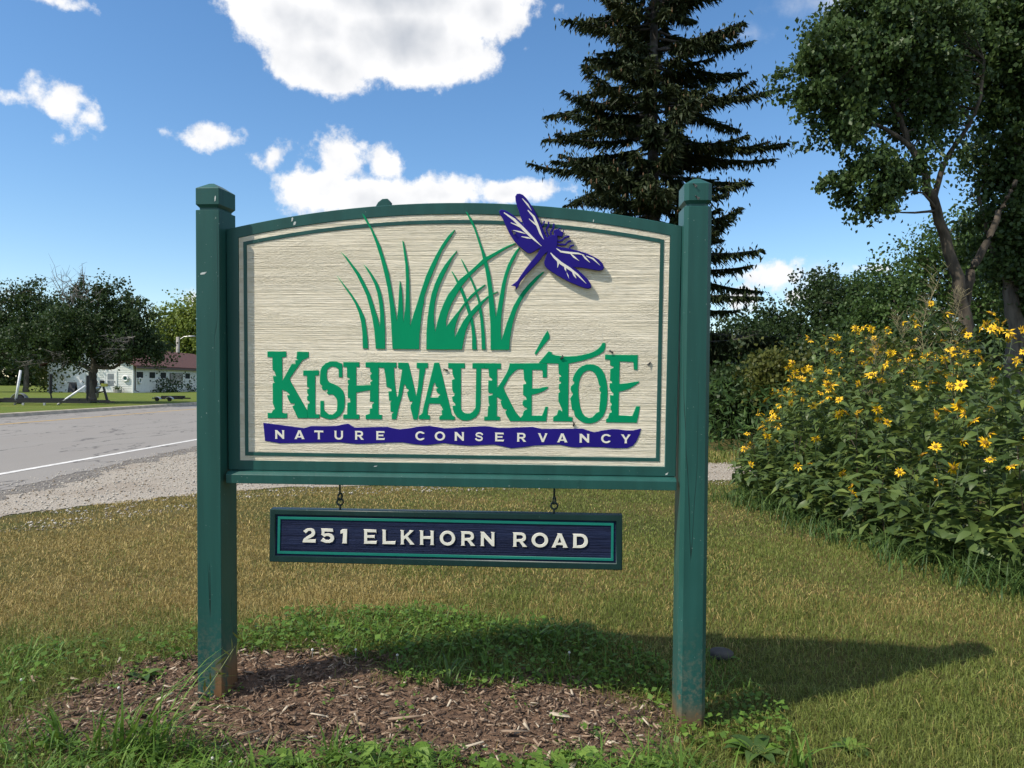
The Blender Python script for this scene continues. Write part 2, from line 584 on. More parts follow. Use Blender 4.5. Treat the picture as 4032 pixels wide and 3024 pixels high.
# mulch bed: a sheet that follows the ground, under loose chips
M['mulch_soil'] = plain('mulch_dark', (.095, .055, .032), .95, .4, 40, .8, 120, col2=(.19, .115, .07))
px = np.arange(-2.5, 1.1, .06)
py = np.arange(2.2, 4.0, .06)
PX, PY = np.meshgrid(px, py, indexing='ij')
jx = PX + (vnoise(PX * 6, PY * 6, 40) - .5) * .12
jy = PY + (vnoise(PX * 6, PY * 6, 41) - .5) * .12
msk = inside(MULCH, jx, jy)
idx = -np.ones(PX.shape, int)
fm = []
for i in range(len(px) - 1):
    for j in range(len(py) - 1):
        if msk[i, j] or msk[i + 1, j] or msk[i, j + 1] or msk[i + 1, j + 1]:
            fm.append((i * len(py) + j, (i + 1) * len(py) + j, (i + 1) * len(py) + j + 1, i * len(py) + j + 1))
MV = np.stack([PX, PY, gh(PX, PY) + .006], -1).reshape(-1, 3)
tag(link('mulch_bed', fast_mesh('mulch_bed', MV, np.array(fm), M['mulch_soil'])), 'brown mulch bed under the sign', kind='structure')

# ================================================================ the big sign
EX = Vector((0.997776285, -0.0666519593, 0.0000263217))
EY = Vector((0.06655227, 0.99630536, 0.05428104))
EZ = Vector((-0.00364416, -0.05415859, 0.9985257))
SO = Vector((-0.2433843, 3.13, 0.9457182))
def sign_matrix(u, z):
    p = SO + EX * u + EZ * z
    return Matrix(((EX.x, EY.x, EZ.x, p.x), (EX.y, EY.y, EZ.y, p.y), (EX.z, EY.z, EZ.z, p.z), (0, 0, 0, 1)))
BASE = .955
TITLE=[('K',[(-7705,4823),(-6904,4821),(-6907,4599),(-7082,4579),(-7085,3610),(-6678,4316),(-6523,4307),(-6536,4474),(-6414,4475),(-6414,4498),(-6482,4516),(-6449,4820),(-5960,4812),(-5962,4585),(-6227,4461),(-6763,3717),(-6745,3603),(-6050,2389),(-6034,2065),(-6452,2061),(-6566,2308),(-6651,2479),(-6675,2570),(-6591,2594),(-6577,2661),(-6752,2673),(-6851,2859),(-6904,3011),(-6781,3022),(-6829,3098),(-6944,3173),(-7099,3234),(-7111,2274),(-6897,2257),(-6906,2056),(-7724,2051),(-7736,2267),(-7560,2269),(-7510,2375),(-7425,2424),(-7444,2510),(-7506,2662),(-7501,3506),(-7397,3531),(-7455,3569),(-7491,3807),(-7345,3804),(-7383,3884),(-7429,4036),(-7497,4045),(-7500,4577),(-7708,4586)],None),('I',[(-6200,4044),(-5539,4052),(-5545,3839),(-5692,3829),(-5708,2240),(-5528,2227),(-5535,2070),(-6034,2065),(-6050,2389),(-6028,2647),(-5950,2686),(-5959,2762),(-6045,2809),(-6053,2971),(-5985,3019),(-6042,3114),(-6050,3256),(-5963,3286),(-5972,3352),(-6049,3361),(-6044,3821),(-6203,3825)],None),('S',[(-4554,4319),(-4549,3770),(-4703,3769),(-4710,4091),(-4824,4185),(-4978,4212),(-5094,4164),(-5182,4079),(-5212,3917),(-5204,3747),(-5167,3633),(-5081,3549),(-4908,3484),(-4754,3409),(-4639,3334),(-4525,3202),(-4468,3032),(-4457,2785),(-4472,2557),(-4532,2366),(-4668,2175),(-4862,2058),(-5095,2022),(-5288,2063),(-5500,2147),(-5493,2791),(-5339,2792),(-5342,2425),(-5247,2321),(-5131,2227),(-4996,2219),(-4899,2287),(-4801,2392),(-4780,2611),(-4788,2801),(-4816,2896),(-4931,3028),(-4989,3056),(-5162,3049),(-5229,3149),(-5184,3187),(-5195,3263),(-5315,3215),(-5392,3252),(-5434,3356),(-5400,3413),(-5487,3479),(-5505,3574),(-5493,3840),(-5471,4067),(-5402,4210),(-5266,4334),(-5092,4414),(-4938,4426),(-4784,4416),(-4650,4366)],None),('H',[(-4516,4404),(-3841,4395),(-3842,4200),(-3971,4200),(-3976,3438),(-3372,3461),(-3400,3580),(-3294,3638),(-3304,3656),(-3370,3694),(-3398,3854),(-3321,3945),(-3388,4005),(-3406,4175),(-3582,4196),(-3580,4400),(-3032,4395),(-3033,4177),(-3053,2248),(-2910,2240),(-2911,2051),(-3592,2053),(-3591,2224),(-3417,2283),(-3416,2482),(-3311,2496),(-3329,2606),(-3309,2682),(-3233,2730),(-3261,2768),(-3414,2785),(-3402,3249),(-3978,3140),(-3985,2243),(-3856,2236),(-3857,2050),(-4535,2052),(-4530,2230),(-4370,2239),(-4356,2729),(-4231,2740),(-4249,2911),(-4336,2929),(-4332,3431),(-4293,3469),(-4331,3526),(-4330,3658),(-4243,3687),(-4262,3735),(-4358,3772),(-4364,4191),(-4518,4202)],None),('W',[(-3032,4395),(-2298,4396),(-2302,4181),(-2394,4181),(-2386,3861),(-2359,3484),(-2294,2994),(-2246,2994),(-2149,3561),(-2061,4108),(-2232,4172),(-2225,4396),(-1803,4382),(-1728,4091),(-1653,3772),(-1578,3452),(-1485,3001),(-1407,3435),(-1345,4140),(-1462,4168),(-1462,4389),(-994,4386),(-994,4189),(-1102,4161),(-1112,4020),(-1169,3794),(-1237,3304),(-1314,2814),(-1411,2171),(-1449,2057),(-1602,2059),(-1658,2282),(-1715,2489),(-1724,2631),(-1657,2735),(-1634,2820),(-1748,2795),(-1827,2998),(-1865,3177),(-1794,3234),(-1803,3290),(-1893,3337),(-1940,3487),(-1987,3478),(-2075,2996),(-2191,2617),(-2269,2257),(-2317,2051),(-2503,2055),(-2502,2283),(-2431,2331),(-2440,2359),(-2551,2377),(-2563,2755),(-2495,2822),(-2610,2830),(-2637,3208),(-2513,3219),(-2503,3275),(-2569,3341),(-2712,3391),(-2749,3764),(-2813,4169),(-3033,4177)],None),('A',[(-734,4393),(-535,4395),(-498,4249),(-404,3893),(-328,3575),(-253,3256),(-159,2900),(-64,2505),(-26,2317),(30,2224),(115,2187),(110,2059),(-525,2057),(-525,2189),(-415,2257),(-433,2445),(-367,2461),(-405,2540),(-499,2708),(-945,2714),(-983,2572),(-1012,2439),(-1009,2260),(-918,2223),(-914,2066),(-1378,2073),(-1374,2209),(-1231,2314),(-1183,2570),(-1087,2948),(-991,3344),(-896,3740),(-800,4116)],[(-707,3572),(-659,3412),(-546,3366),(-650,3337),(-650,3234),(-594,3150),(-490,3094),(-499,3066),(-556,3037),(-571,2981),(-903,2968),(-840,3195),(-783,3440),(-735,3562)]),('U',[(-161,4386),(520,4386),(524,4180),(366,4170),(367,2528),(427,2416),(522,2342),(635,2320),(748,2334),(880,2439),(964,2572),(973,3135),(987,4164),(831,4167),(836,4387),(1328,4388),(1328,4163),(1187,4162),(1179,3324),(1171,2761),(1153,2536),(1106,2348),(974,2177),(767,2062),(578,2026),(427,2039),(295,2104),(182,2187),(87,2337),(30,2506),(8,2634),(134,2648),(129,2714),(30,2817),(-7,2986),(97,3062),(91,3156),(31,3202),(2,3352),(-7,3699),(106,3737),(50,3840),(12,3952),(2,4158),(-158,4176)],None),('K',[(1328,4388),(1996,4385),(1997,4156),(1842,4151),(1844,3385),(2040,3667),(2207,3948),(2300,4154),(2340,4303),(2355,4387),(2905,4390),(2906,4148),(2785,4157),(2673,4137),(2561,4062),(2450,3950),(2338,3819),(2227,3612),(2106,3406),(2172,3238),(2304,2978),(2455,2680),(2606,2410),(2719,2270),(2803,2177),(2804,2033),(2373,2032),(2251,2228),(2194,2359),(2184,2424),(2235,2462),(2231,2509),(2090,2545),(2015,2704),(1986,2844),(2027,2863),(2014,2900),(1836,3011),(1838,2224),(1970,2206),(1970,2056),(1318,2049),(1318,2199),(1453,2210),(1480,2624),(1537,2652),(1499,2783),(1485,3055),(1657,3094),(1670,3159),(1517,3167),(1479,3233),(1484,3691),(1619,3673),(1647,3720),(1590,3795),(1524,3832),(1505,3962),(1486,4158),(1329,4163)],None),('E',[(2905,4390),(3527,4399),(3871,4386),(3865,3820),(3698,3819),(3687,4088),(3640,4125),(3269,4119),(3264,3369),(3552,3380),(3812,3447),(3923,3439),(3905,3374),(3757,3270),(3497,3165),(3256,3107),(3260,2266),(3670,2265),(3744,2430),(3808,2633),(3919,2634),(3893,2413),(3849,2039),(2804,2033),(2803,2177),(2887,2272),(2923,2413),(2979,2488),(3063,2526),(3057,2582),(2960,2610),(2894,2693),(2881,2796),(2921,2899),(3048,2919),(3023,3021),(2901,3104),(2903,3534),(3026,3559),(3011,3628),(2945,3730),(2906,4148)],None),('acute',[(3878,5724),(3958,5564),(3967,5404),(3727,5119),(3407,4722),(3362,4808),(3700,5440)],None),('T',[(3528,4406),(3926,4885),(4074,4841),(4055,4770),(4198,4726),(4396,4697),(4692,4679),(5061,4701),(5428,4769),(5722,4869),(5917,4993),(6038,5129),(6081,5227),(6208,5227),(6202,5043),(6138,4883),(5968,4759),(5675,4623),(5308,4510),(4743,4383),(4739,3369),(4740,2276),(4760,2239),(4921,2215),(4910,2041),(4130,2045),(4129,2220),(4277,2308),(4338,2508),(4437,2497),(4487,2435),(4491,2522),(4436,2646),(4335,2869),(4333,3179),(4394,3242),(4381,3316),(4344,3365),(4355,3564),(4429,3577),(4436,3651),(4359,3675),(4365,3849),(4451,3862),(4402,3936),(4340,3973),(4324,4381),(3875,4388)],None),('O',[(5610,4368),(5767,4355),(5925,4287),(6063,4180),(6183,3983),(6254,3747),(6296,3491),(6318,3194),(6307,2937),(6284,2699),(6238,2481),(6142,2262),(6006,2121),(5849,2020),(5653,1968),(5455,1976),(5297,2024),(5158,2122),(5039,2230),(4978,2349),(4967,2498),(4888,2517),(4846,2785),(4815,2983),(4913,3133),(4908,3212),(4852,3251),(4828,3360),(4835,3459),(4958,3579),(4967,3658),(4898,3707),(4926,3836),(4994,3995),(5121,4174),(5277,4293),(5434,4353)],[(5573,4117),(5691,4088),(5810,3981),(5890,3823),(5941,3646),(5968,3528),(6035,3459),(5969,3399),(6004,3281),(6053,3232),(6015,3132),(6017,2895),(5981,2558),(5992,2458),(5865,2398),(5719,2227),(5572,2196),(5433,2254),(5313,2392),(5233,2590),(5181,2848),(5149,3145),(5143,3442),(5174,3680),(5241,3878),(5338,4017),(5456,4097)]),('E',[(6194,4755),(7501,4752),(7499,4169),(7470,4153),(7349,4158),(7330,4443),(7291,4466),(6784,4483),(6774,3583),(7126,3619),(7359,3666),(7554,3697),(7574,3678),(7555,3628),(7439,3549),(7206,3399),(7012,3328),(6768,3257),(6760,2318),(7308,2298),(7374,2453),(7459,2691),(7612,2688),(7562,2336),(7497,2018),(6266,2021),(6261,2154),(6339,2204),(6396,2403),(6478,2420),(6483,2513),(6443,2542),(6432,2691),(6486,2731),(6470,2800),(6420,2839),(6407,3136),(6535,3113),(6544,3206),(6445,3294),(6384,3452),(6392,3610),(6480,3614),(6484,3670),(6401,3728),(6412,4182),(6536,4232),(6532,4281),(6400,4329),(6392,4546),(6196,4564)],None)]
BANNER=[(-7924,1852),(-6195,1647),(-5891,1740),(-5285,1740),(-4833,1756),(-4493,1830),(-4323,1851),(-4061,1698),(-3367,1717),(-2694,1743),(-2358,1669),(-2171,1645),(-1762,1694),(-1315,1777),(-926,1804),(-574,1749),(-315,1707),(-19,1722),(517,1768),(1106,1804),(1473,1812),(1913,1751),(2389,1760),(2936,1796),(3301,1811),(3665,1727),(4753,1751),(5313,1761),(5621,1663),(5801,1617),(6125,1694),(6519,1753),(6735,1748),(7094,1705),(7344,1712),(7665,1784),(7615,1559),(7493,1267),(7352,1084),(7138,990),(6636,973),(6204,1003),(5482,1016),(5121,982),(4868,997),(4396,1089),(3960,1076),(3378,1040),(2867,959),(2429,917),(2062,997),(1732,1059),(1291,1034),(739,998),(296,1022),(-352,1094),(-1057,1000),(-1503,1024),(-2062,1102),(-2622,1084),(-3559,1027),(-3972,1011),(-4688,1069),(-5822,1039),(-7229,999),(-7858,1103)]
BLADES=[[(-4732,7912),(-4447,7568),(-4154,7207),(-3935,6881),(-3753,6556),(-3608,6230),(-3537,5796),(-3495,5433),(-3468,4961),(-3690,4960),(-3704,5614),(-3756,6049),(-3846,6411),(-3991,6773),(-4155,7062),(-4411,7424)],[(-4565,8884),(-4327,8685),(-4072,8360),(-3816,8036),(-3598,7639),(-3435,7315),(-3308,6990),(-3200,6629),(-3073,6231),(-2973,5815),(-2962,6340),(-2997,6774),(-3068,7206),(-3194,7603),(-3376,7963),(-3630,8377),(-3447,8215),(-3265,7963),(-3047,7603),(-2921,7242),(-2849,6882),(-2797,6413),(-2763,5798),(-2760,4946),(-3147,4951),(-3205,5688),(-3294,6231),(-3402,6701),(-3528,7134),(-3709,7531),(-3927,7964),(-4182,8361),(-4401,8667)],[(-3679,10444),(-3580,10365),(-3327,9935),(-3110,9504),(-2929,9110),(-2749,8536),(-2605,8069),(-2515,7602),(-2426,7062),(-2266,6081),(-2208,6702),(-2168,7422),(-2138,7727),(-2113,7637),(-2059,7350),(-2024,6882),(-2002,6017),(-1934,6522),(-1896,7062),(-1886,7781),(-1909,8354),(-2033,9338),(-1978,9302),(-1871,8784),(-1782,8282),(-1747,7673),(-1732,6882),(-1717,5880),(-1587,6342),(-1440,6774),(-1292,7242),(-1146,7672),(-1062,7921),(-879,8314),(-661,8742),(-407,9169),(-153,9524),(100,9771),(118,9735),(-8,9523),(-226,9204),(-407,8920),(-552,8599),(-734,8171),(-880,7813),(-1027,7419),(-1137,7060),(-1148,6846),(-1221,6523),(-1277,6054),(-1334,5513),(-1353,4941),(-2454,4944),(-2505,5979),(-2556,6702),(-2645,7422),(-2788,8070),(-2931,8644),(-3111,9218),(-3328,9792),(-3545,10150)],[(-1058,4932),(-1049,5619),(-1011,6161),(-937,6701),(-845,7168),(-699,7598),(-517,7992),(-299,8349),(-45,8669),(190,8924),(197,8882),(27,8633),(-117,8348),(-299,7991),(-481,7598),(-609,7240),(-700,6845),(-744,6413),(-738,5981),(-684,5649),(-610,6017),(-482,6449),(-336,6809),(-154,7168),(100,7490),(317,7776),(678,8061),(1003,8345),(1255,8593),(1362,8664),(1650,8805),(2008,8999),(2366,9156),(2562,9226),(2562,9184),(2223,9015),(1829,8769),(1435,8522),(1255,8362),(1003,8167),(733,7900),(389,7490),(172,7132),(-9,6809),(-155,6450),(-246,6090),(-235,5856),(-10,6162),(281,6522),(535,6881),(788,7167),(1076,7400),(1347,7574),(1354,7531),(1077,7292),(896,7114),(643,6881),(498,6684),(317,6415),(172,6019),(107,5731),(118,5425),(281,5767),(463,6092),(680,6379),(933,6666),(1222,6917),(1474,7114),(1654,7203),(1862,7292),(1852,7256),(1690,7167),(1510,7060),(1294,6845),(1114,6595),(861,6308),(716,6056),(572,5732),(499,5408),(409,4932)],[(-27,8098),(100,7848),(208,7597),(317,7347),(462,6988),(607,6523),(716,6200),(771,5948),(818,5517),(819,4934),(1008,4935),(989,5338),(934,5697),(861,6164),(788,6415),(680,6738),(571,7060),(408,7454),(263,7704),(136,7919),(9,8098)],[(364,8578),(498,8275),(642,7989),(787,7668),(932,7310),(1059,6881),(1096,6523),(1151,6165),(1188,5626),(1218,4936),(1377,4936),(1351,5447),(1296,5986),(1241,6416),(1168,6810),(1077,7096),(968,7453),(823,7775),(678,8061),(534,8346),(389,8585)],[(561,10484),(713,10157),(893,9802),(1037,9376),(1182,8913),(1255,8593),(1345,8202),(1418,7774),(1473,7310),(1511,6703),(1567,5986),(1580,4926),(2339,4930),(2362,5343),(2415,5702),(2503,6131),(2609,6489),(2769,6846),(2947,7131),(3196,7451),(3480,7771),(3746,8075),(3685,8079),(3408,7877),(3124,7594),(2875,7309),(2661,6989),(2483,6668),(2376,6382),(2234,6024),(2127,5665),(2020,5324),(1994,5629),(1999,6059),(2034,6524),(2104,6989),(2174,7523),(2263,7950),(2405,8341),(2582,8695),(2742,9013),(2716,9056),(2581,8908),(2403,8625),(2261,8341),(2137,7986),(2030,7595),(1942,7096),(1871,6703),(1793,6238),(1745,6595),(1672,7167),(1617,7595),(1544,8023),(1435,8450),(1344,8771),(1218,9091),(1073,9517),(929,9908),(784,10227),(604,10469)]]
DRAGON=[(2408,7511),(2563,7621),(2665,7710),(2781,7889),(2960,8145),(3190,8450),(3318,8590),(3445,8755),(3521,8882),(3567,8984),(3521,8971),(3342,8858),(3188,8782),(3060,8795),(2853,8961),(2672,9115),(2517,9294),(2362,9524),(2245,9754),(2154,9958),(2050,10188),(1947,10341),(1915,10468),(1997,10531),(2152,10504),(2332,10414),(2513,10286),(2693,10132),(2797,10030),(2895,9933),(2848,10055),(2770,10259),(2718,10437),(2640,10640),(2575,10869),(2561,11046),(2625,11147),(2740,11156),(2869,11107),(3023,10954),(3178,10737),(3307,10534),(3436,10280),(3553,10051),(3644,9847),(3696,9720),(3761,9542),(3851,9410),(3953,9478),(4081,9520),(4132,9520),(4093,9642),(4131,9718),(4233,9742),(4360,9704),(4458,9614),(4489,9538),(4439,9424),(4337,9458),(4260,9468),(4274,9362),(4250,9108),(4237,9070),(4442,9018),(4672,8992),(4902,8927),(5158,8863),(5413,8786),(5668,8671),(5898,8543),(6052,8391),(6117,8238),(6081,8124),(5903,8087),(5674,8125),(5393,8177),(5138,8216),(4921,8229),(5088,8114),(5293,7935),(5473,7757),(5590,7579),(5617,7426),(5503,7375),(5298,7413),(5016,7528),(4760,7631),(4503,7771),(4246,7912),(4040,8040),(3859,8168),(3756,8296),(3729,8423),(3767,8576),(3830,8728),(3855,8830),(3804,8792),(3702,8703),(3575,8526),(3447,8373),(3268,8195),(3064,7991),(2910,7812),(2782,7659),(2705,7480),(2615,7339),(2576,7480)]
VEINS=[([(2844,10955),(3050,10726),(3218,10479)],57),([(3064,10498),(3309,10230),(3439,9925),(3582,9556),(3706,9339)],88),([(3112,10155),(3310,9989),(3439,9848)],52),([(2114,10403),(2514,10134),(2901,9750),(3236,9418),(3623,9073)],103),([(2385,10008),(2695,9878),(2875,9750)],57),([(2484,9707),(2773,9637),(3004,9559)],52),([(2812,9453),(3057,9406),(3262,9367)],52),([(4218,8976),(4392,8853),(4750,8801),(5082,8775),(5337,8705)],72),([(4750,8801),(4905,8648),(5123,8482)],62),([(5235,8736),(5364,8596),(5556,8410)],62),([(5401,8677),(5669,8569),(5957,8297)],57),([(3983,8804),(4138,8626),(4396,8396),(4755,8166),(5064,7936),(5411,7586)],98),([(4241,8523),(4294,8370),(4261,8210)],57),([(4524,8319),(4576,8166),(4608,8064)],57),([(4859,8038),(4936,7911),(5014,7788)],62),([(4629,8026),(4681,7911),(4725,7784)],31)]
LEGS=[([(3631,9873),(3707,9948),(3719,10070)],62),([(3915,9452),(3850,9592),(3803,9745),(3900,9871),(3893,10036)],67),([(3991,9503),(3991,9642),(4092,9794),(4108,9971)],67),([(4261,9286),(4440,9297),(4541,9411),(4732,9473)],67),([(4249,9172),(4390,9133),(4569,9132),(4670,9246),(4797,9278)],67),([(4723,8979),(4786,9080),(4914,9110)],62),([(4284,9729),(4322,9767),(4385,9787)],36),([(4450,9614),(4488,9652),(4501,9720)],36)]
BANNER_TEXT=[('N',[(-7432,1551),(-7010,1189)]),('A',[(-6602,1553),(-6154,1191)]),('T',[(-5749,1555),(-5374,1193)]),('U',[(-4917,1556),(-4524,1195)]),('R',[(-4051,1558),(-3663,1197)]),('E',[(-3162,1561),(-2790,1199)]),('C',[(-1520,1564),(-1105,1204)]),('O',[(-715,1566),(-285,1206)]),('N',[(93,1561),(510,1205)]),('S',[(941,1559),(1291,1202)]),('E',[(1756,1557),(2135,1200)]),('R',[(2656,1554),(3049,1197)]),('V',[(3513,1552),(3916,1195)]),('A',[(4291,1550),(4728,1193)]),('N',[(5189,1547),(5614,1190)]),('C',[(6072,1545),(6490,1187)]),('Y',[(6863,1543),(7261,1185)])]
ADDRESS_TEXT=[('2',[(-6311,-2556),(-5752,-3163)]),('5',[(-5541,-2557),(-4961,-3162)]),('1',[(-4700,-2558),(-4413,-3167)]),('E',[(-3717,-2559),(-3154,-3159)]),('L',[(-2940,-2559),(-2364,-3158)]),('K',[(-2173,-2560),(-1569,-3156)]),('H',[(-1366,-2561),(-742,-3154)]),('O',[(-518,-2562),(126,-3153)]),('R',[(355,-2563),(962,-3152)]),('N',[(1161,-2564),(1781,-3151)]),('R',[(2503,-2565),(3107,-3149)]),('O',[(3280,-2566),(3961,-3146)]),('A',[(4097,-2567),(4783,-3145)]),('D',[(4954,-2568),(5589,-3145)])]

def T10(P, dz=BASE, du=0.0):
    return [(x / 10000 + du, z / 10000 + dz) for x, z in P]

def paint_mat(name, col, crack=.5, wear=None, rough=.42):
    """opaque stain on timber: fine upright drying cracks, faint streaks, rubbed spots; wear = (x, z) of a bare foot"""
    m, nt, b = node_mat(name)
    v = noise(nt, 14, 4, .6, (1, 1, .06))
    c = mixc(nt, maprange(nt, v, .3, .7), tuple(q * .86 for q in col), tuple(q * 1.12 for q in col))
    k = noise(nt, 6.5, 3, .6, (1, 1, .045), loc=(1.3, 0, .2))
    line = maprange(nt, mth(nt, 'ABSOLUTE', mth(nt, 'SUBTRACT', k, .52)), .0, .007)
    gate = maprange(nt, noise(nt, 3.2, 3, .6, (1, 1, .5), loc=(4, 2, 9)), .44, .58)
    cr = mth(nt, 'MULTIPLY', mth(nt, 'SUBTRACT', 1.0, line), mth(nt, 'MULTIPLY', gate, crack))
    c = mixc(nt, cr, c, (.006, .012, .012))
    fade = maprange(nt, noise(nt, 2.2, 5, .65, (1, 1, .4), loc=(9, 3, 1)), .50, .78)
    c = mixc(nt, mth(nt, 'MULTIPLY', fade, .30), c, tuple(min(1, q * 1.7 + .022) for q in col))
    sp = maprange(nt, noise(nt, 95, 2, .5), .72, .78)
    c = mixc(nt, mth(nt, 'MULTIPLY', sp, .5), c, (.35, .42, .38))
    if wear:
        t = nt.nodes.new('ShaderNodeTexCoord')
        s = nt.nodes.new('ShaderNodeSeparateXYZ')
        nt.links.new(t.outputs['Object'], s.inputs[0])
        lowz = mth(nt, 'SUBTRACT', 1.0, maprange(nt, s.outputs[2], wear[1] - .16, wear[1]))
        side = maprange(nt, s.outputs[0], wear[0], wear[0] + .012)
        w = mth(nt, 'MULTIPLY', mth(nt, 'MULTIPLY', lowz, side), maprange(nt, noise(nt, 16, 4, .6, (1, 1, .3)), .30, .42))
        grime = mth(nt, 'MULTIPLY', mth(nt, 'SUBTRACT', 1.0, maprange(nt, s.outputs[2], .04, .42)), maprange(nt, noise(nt, 60, 4, .7), .42, .66))
        c = mixc(nt, mth(nt, 'MULTIPLY', grime, .55), c, (.16, .15, .11))
        patch = mth(nt, 'MULTIPLY', mth(nt, 'SUBTRACT', 1.0, maprange(nt, s.outputs[2], .03, .16)), maprange(nt, noise(nt, 26, 4, .65, (1, 1, .5), loc=(7, 1, 3)), .60, .66))
        w = mth(nt, 'MAXIMUM', w, patch)
        wood = mixc(nt, noise(nt, 40, 4, .6, (1, 1, .08)), (.10, .05, .022), (.26, .15, .075))
        c = mixc(nt, w, c, wood)
    nt.links.new(c, b.inputs['Base Color'])
    b.inputs['Roughness'].default_value = rough
    b.inputs['Specular IOR Level'].default_value = .35
    bump(nt, b, mth(nt, 'SUBTRACT', v, mth(nt, 'MULTIPLY', cr, 3.0)), .25, .004)
    return m
GREEN = (.016, .082, .070)
M['post_left'] = paint_mat('green_stain_worn_foot', GREEN, .9, (-.995, .20))
M['post_right'] = paint_mat('green_stain_right', GREEN, .9, (.905, .07))
M['frame'] = paint_mat('green_stain', GREEN, .12)
M['hang_frame'] = paint_mat('dark_green_stain', (.008, .034, .032), .05)

def blasted(name, hi, lo, strength):
    """sandblasted cedar: close horizontal ridges broken by knots of flecks"""
    m, nt, b = node_mat(name)
    r1 = noise(nt, 190, 4, .70, (.014, 1, 1))
    r2 = noise(nt, 34, 4, .6, (.03, 1, 1), loc=(5, 0, 2))
    fl = noise(nt, 230, 3, .75, (.3, 1, 1))
    area = maprange(nt, noise(nt, 3.2, 3, .5, (.5, 1, 1.6), loc=(2, 0, 4)), .40, .60)
    h = mth(nt, 'ADD', mth(nt, 'MULTIPLY', r1, 1.0), mth(nt, 'MULTIPLY', r2, .45))
    h = mth(nt, 'ADD', h, mth(nt, 'MULTIPLY', mth(nt, 'MULTIPLY', fl, area), .9))
    c = mixc(nt, maprange(nt, r2, .35, .65), lo, hi)
    nt.links.new(c, b.inputs['Base Color'])
    b.inputs['Roughness'].default_value = .75
    b.inputs['Specular IOR Level'].default_value = .2
    bump(nt, b, h, strength, .010)
    return m
M['beige'] = blasted('sandblasted_cream_board', (.88, .80, .635), (.81, .73, .56), .95)
M['navy'] = blasted('sandblasted_navy_board', (.015, .025, .072), (.010, .016, .050), 1.0)
M['letter_green'] = plain('emerald_enamel', (.0, .27, .115), .6, .05, 4, spec=.1)
M['royal'] = plain('royal_blue_enamel', (.018, .011, .19), .55, .06, 6, spec=.1)
M['cream'] = plain('cream_paint', (.80, .77, .66), .6, .06, 30)
M['teal'] = plain('teal_enamel', (.006, .19, .145), .45, .08, 6)
M['iron'] = plain('dark_green_iron', (.020, .035, .032), .5, .3, 30)
M['cut_edge'] = plain('cut_board_edge', (.42, .36, .25), .7, .15, 30)

sign = empty('conservancy_sign', label='large arched green and cream sign with grasses and blue dragonfly between two posts', cat='sign')
sign.matrix_world = sign_matrix(0, -BASE)

def post(xt0, xt1, xb0, xb1, zb, cf, mat):
    """timber post: shaft, necked and topped by a block with four bevels"""
    zt = 1.052 + BASE
    y0, y1 = -.060, .095
    def ring(z, ins, c=cf):
        t = (zt - z) / (zt - zb)
        a = xt0 + (xb0 - xt0) * t + ins
        b2 = xt1 + (xb1 - xt1) * t - ins
        c0 = max(c, .001)
        ya, yb = y0 + ins, y1 - ins
        return [(a + c0, ya, z), (b2 - c0, ya, z), (b2, ya + c0, z), (b2, yb - .002, z), (b2 - .002, yb, z), (a + .002, yb, z), (a, yb - .002, z), (a, ya + c0, z)]
    s = MB()
    s.rings([ring(zb + (zt - zb) * t / 6, 0) for t in range(7)] + [ring(zt + .0015, .0015)])
    o = s.build('post', mat, sign)
    k = MB()
    k.rings([ring(zt + .0012, .011), ring(zt + .012, .011)])
    link('neck', k.mesh('neck', mat), o)
    k = MB()
    k.rings([ring(zt + .0115, .0105), ring(zt + .0225, .0012), ring(zt + .024, 0), ring(zt + .088, 0), ring(zt + .0895, .001), ring(zt + .1125, .037, cf * .6), ring(zt + .1135, .039, cf * .6)])
    link('cap', k.mesh('cap', mat), o)
    return o
post(-1.036, -.938, -1.0655, -.961, -.06, .002, M['post_left'])
post(.9165, 1.0225, .921, 1.032, -.10, .016, M['post_right'])

def arc(x0, z0, x1, z1, za, n=28):
    """circular arch from (x0,z0) over height za to (x1,z1)"""
    h = (x1 - x0) / 2
    s = za - (z0 + z1) / 2
    R = (h * h + s * s) / (2 * s)
    th = math.asin(h / R)
    out = []
    for k in range(n + 1):
        a = -th + 2 * th * k / n
        x = (x0 + x1) / 2 + R * math.sin(a)
        z = za - R + R * math.cos(a) + (z1 - z0) * ((x - (x0 + x1) / 2) / (x1 - x0))
        out.append((x, z))
    return out
def up(poly):
    return [(x, z + BASE) for x, z in poly]
f_out = [(-.9445, -.014)] + arc(-.9375, .9835, .9165, .9855, 1.084) + [(.9075, -.014)]
f_in = [(-.8934, .0269)] + arc(-.8849, .9484, .8703, .9484, 1.0385) + [(.8618, .0269)]
brd = [(-.9084, .012)] + arc(-.9, .957, .885, .957, 1.049) + [(.877, .012)]
b_out = [(-.8721, .0468)] + arc(-.8663, .9322, .8473, .9332, 1.016) + [(.8424, .0465)]
b_in = [(-.8572, .0618)] + arc(-.8515, .9195, .8325, .9203, 1.001) + [(.8270, .0612)]
frame = flat_shape(up(f_out), [up(f_in)], .050, M['frame'], 'frame', sign, 0, .002)
panel = flat_shape(up(brd), [], .036, M['beige'], 'panel', sign, .0028, .001)
flat_shape(up(b_out), [up(b_in)], .0036, M['frame'], 'border', panel, .0005, .0008)
s = MB()
rail_prof = [(-.040, -.063), (-.040, -.027), (-.0385, -.0255), (-.026, -.0155), (.046, -.0155), (.046, -.063)]
s.rings([[(x, y, z + BASE) for y, z in rail_prof] for x in (-.9375, .9055)])
s.build('rail', M['frame'], sign, bevel=.0015)
s = MB()
kp = [(-.327, .25), (-.327, 1.079), (-.315, 1.099), (-.297, 1.112), (-.276, 1.113), (-.264, 1.100), (-.2625, 1.084), (-.2625, .25)]
flat_shape(up(kp), [], .036, M['frame'], 'back_brace', sign, .052, .002)

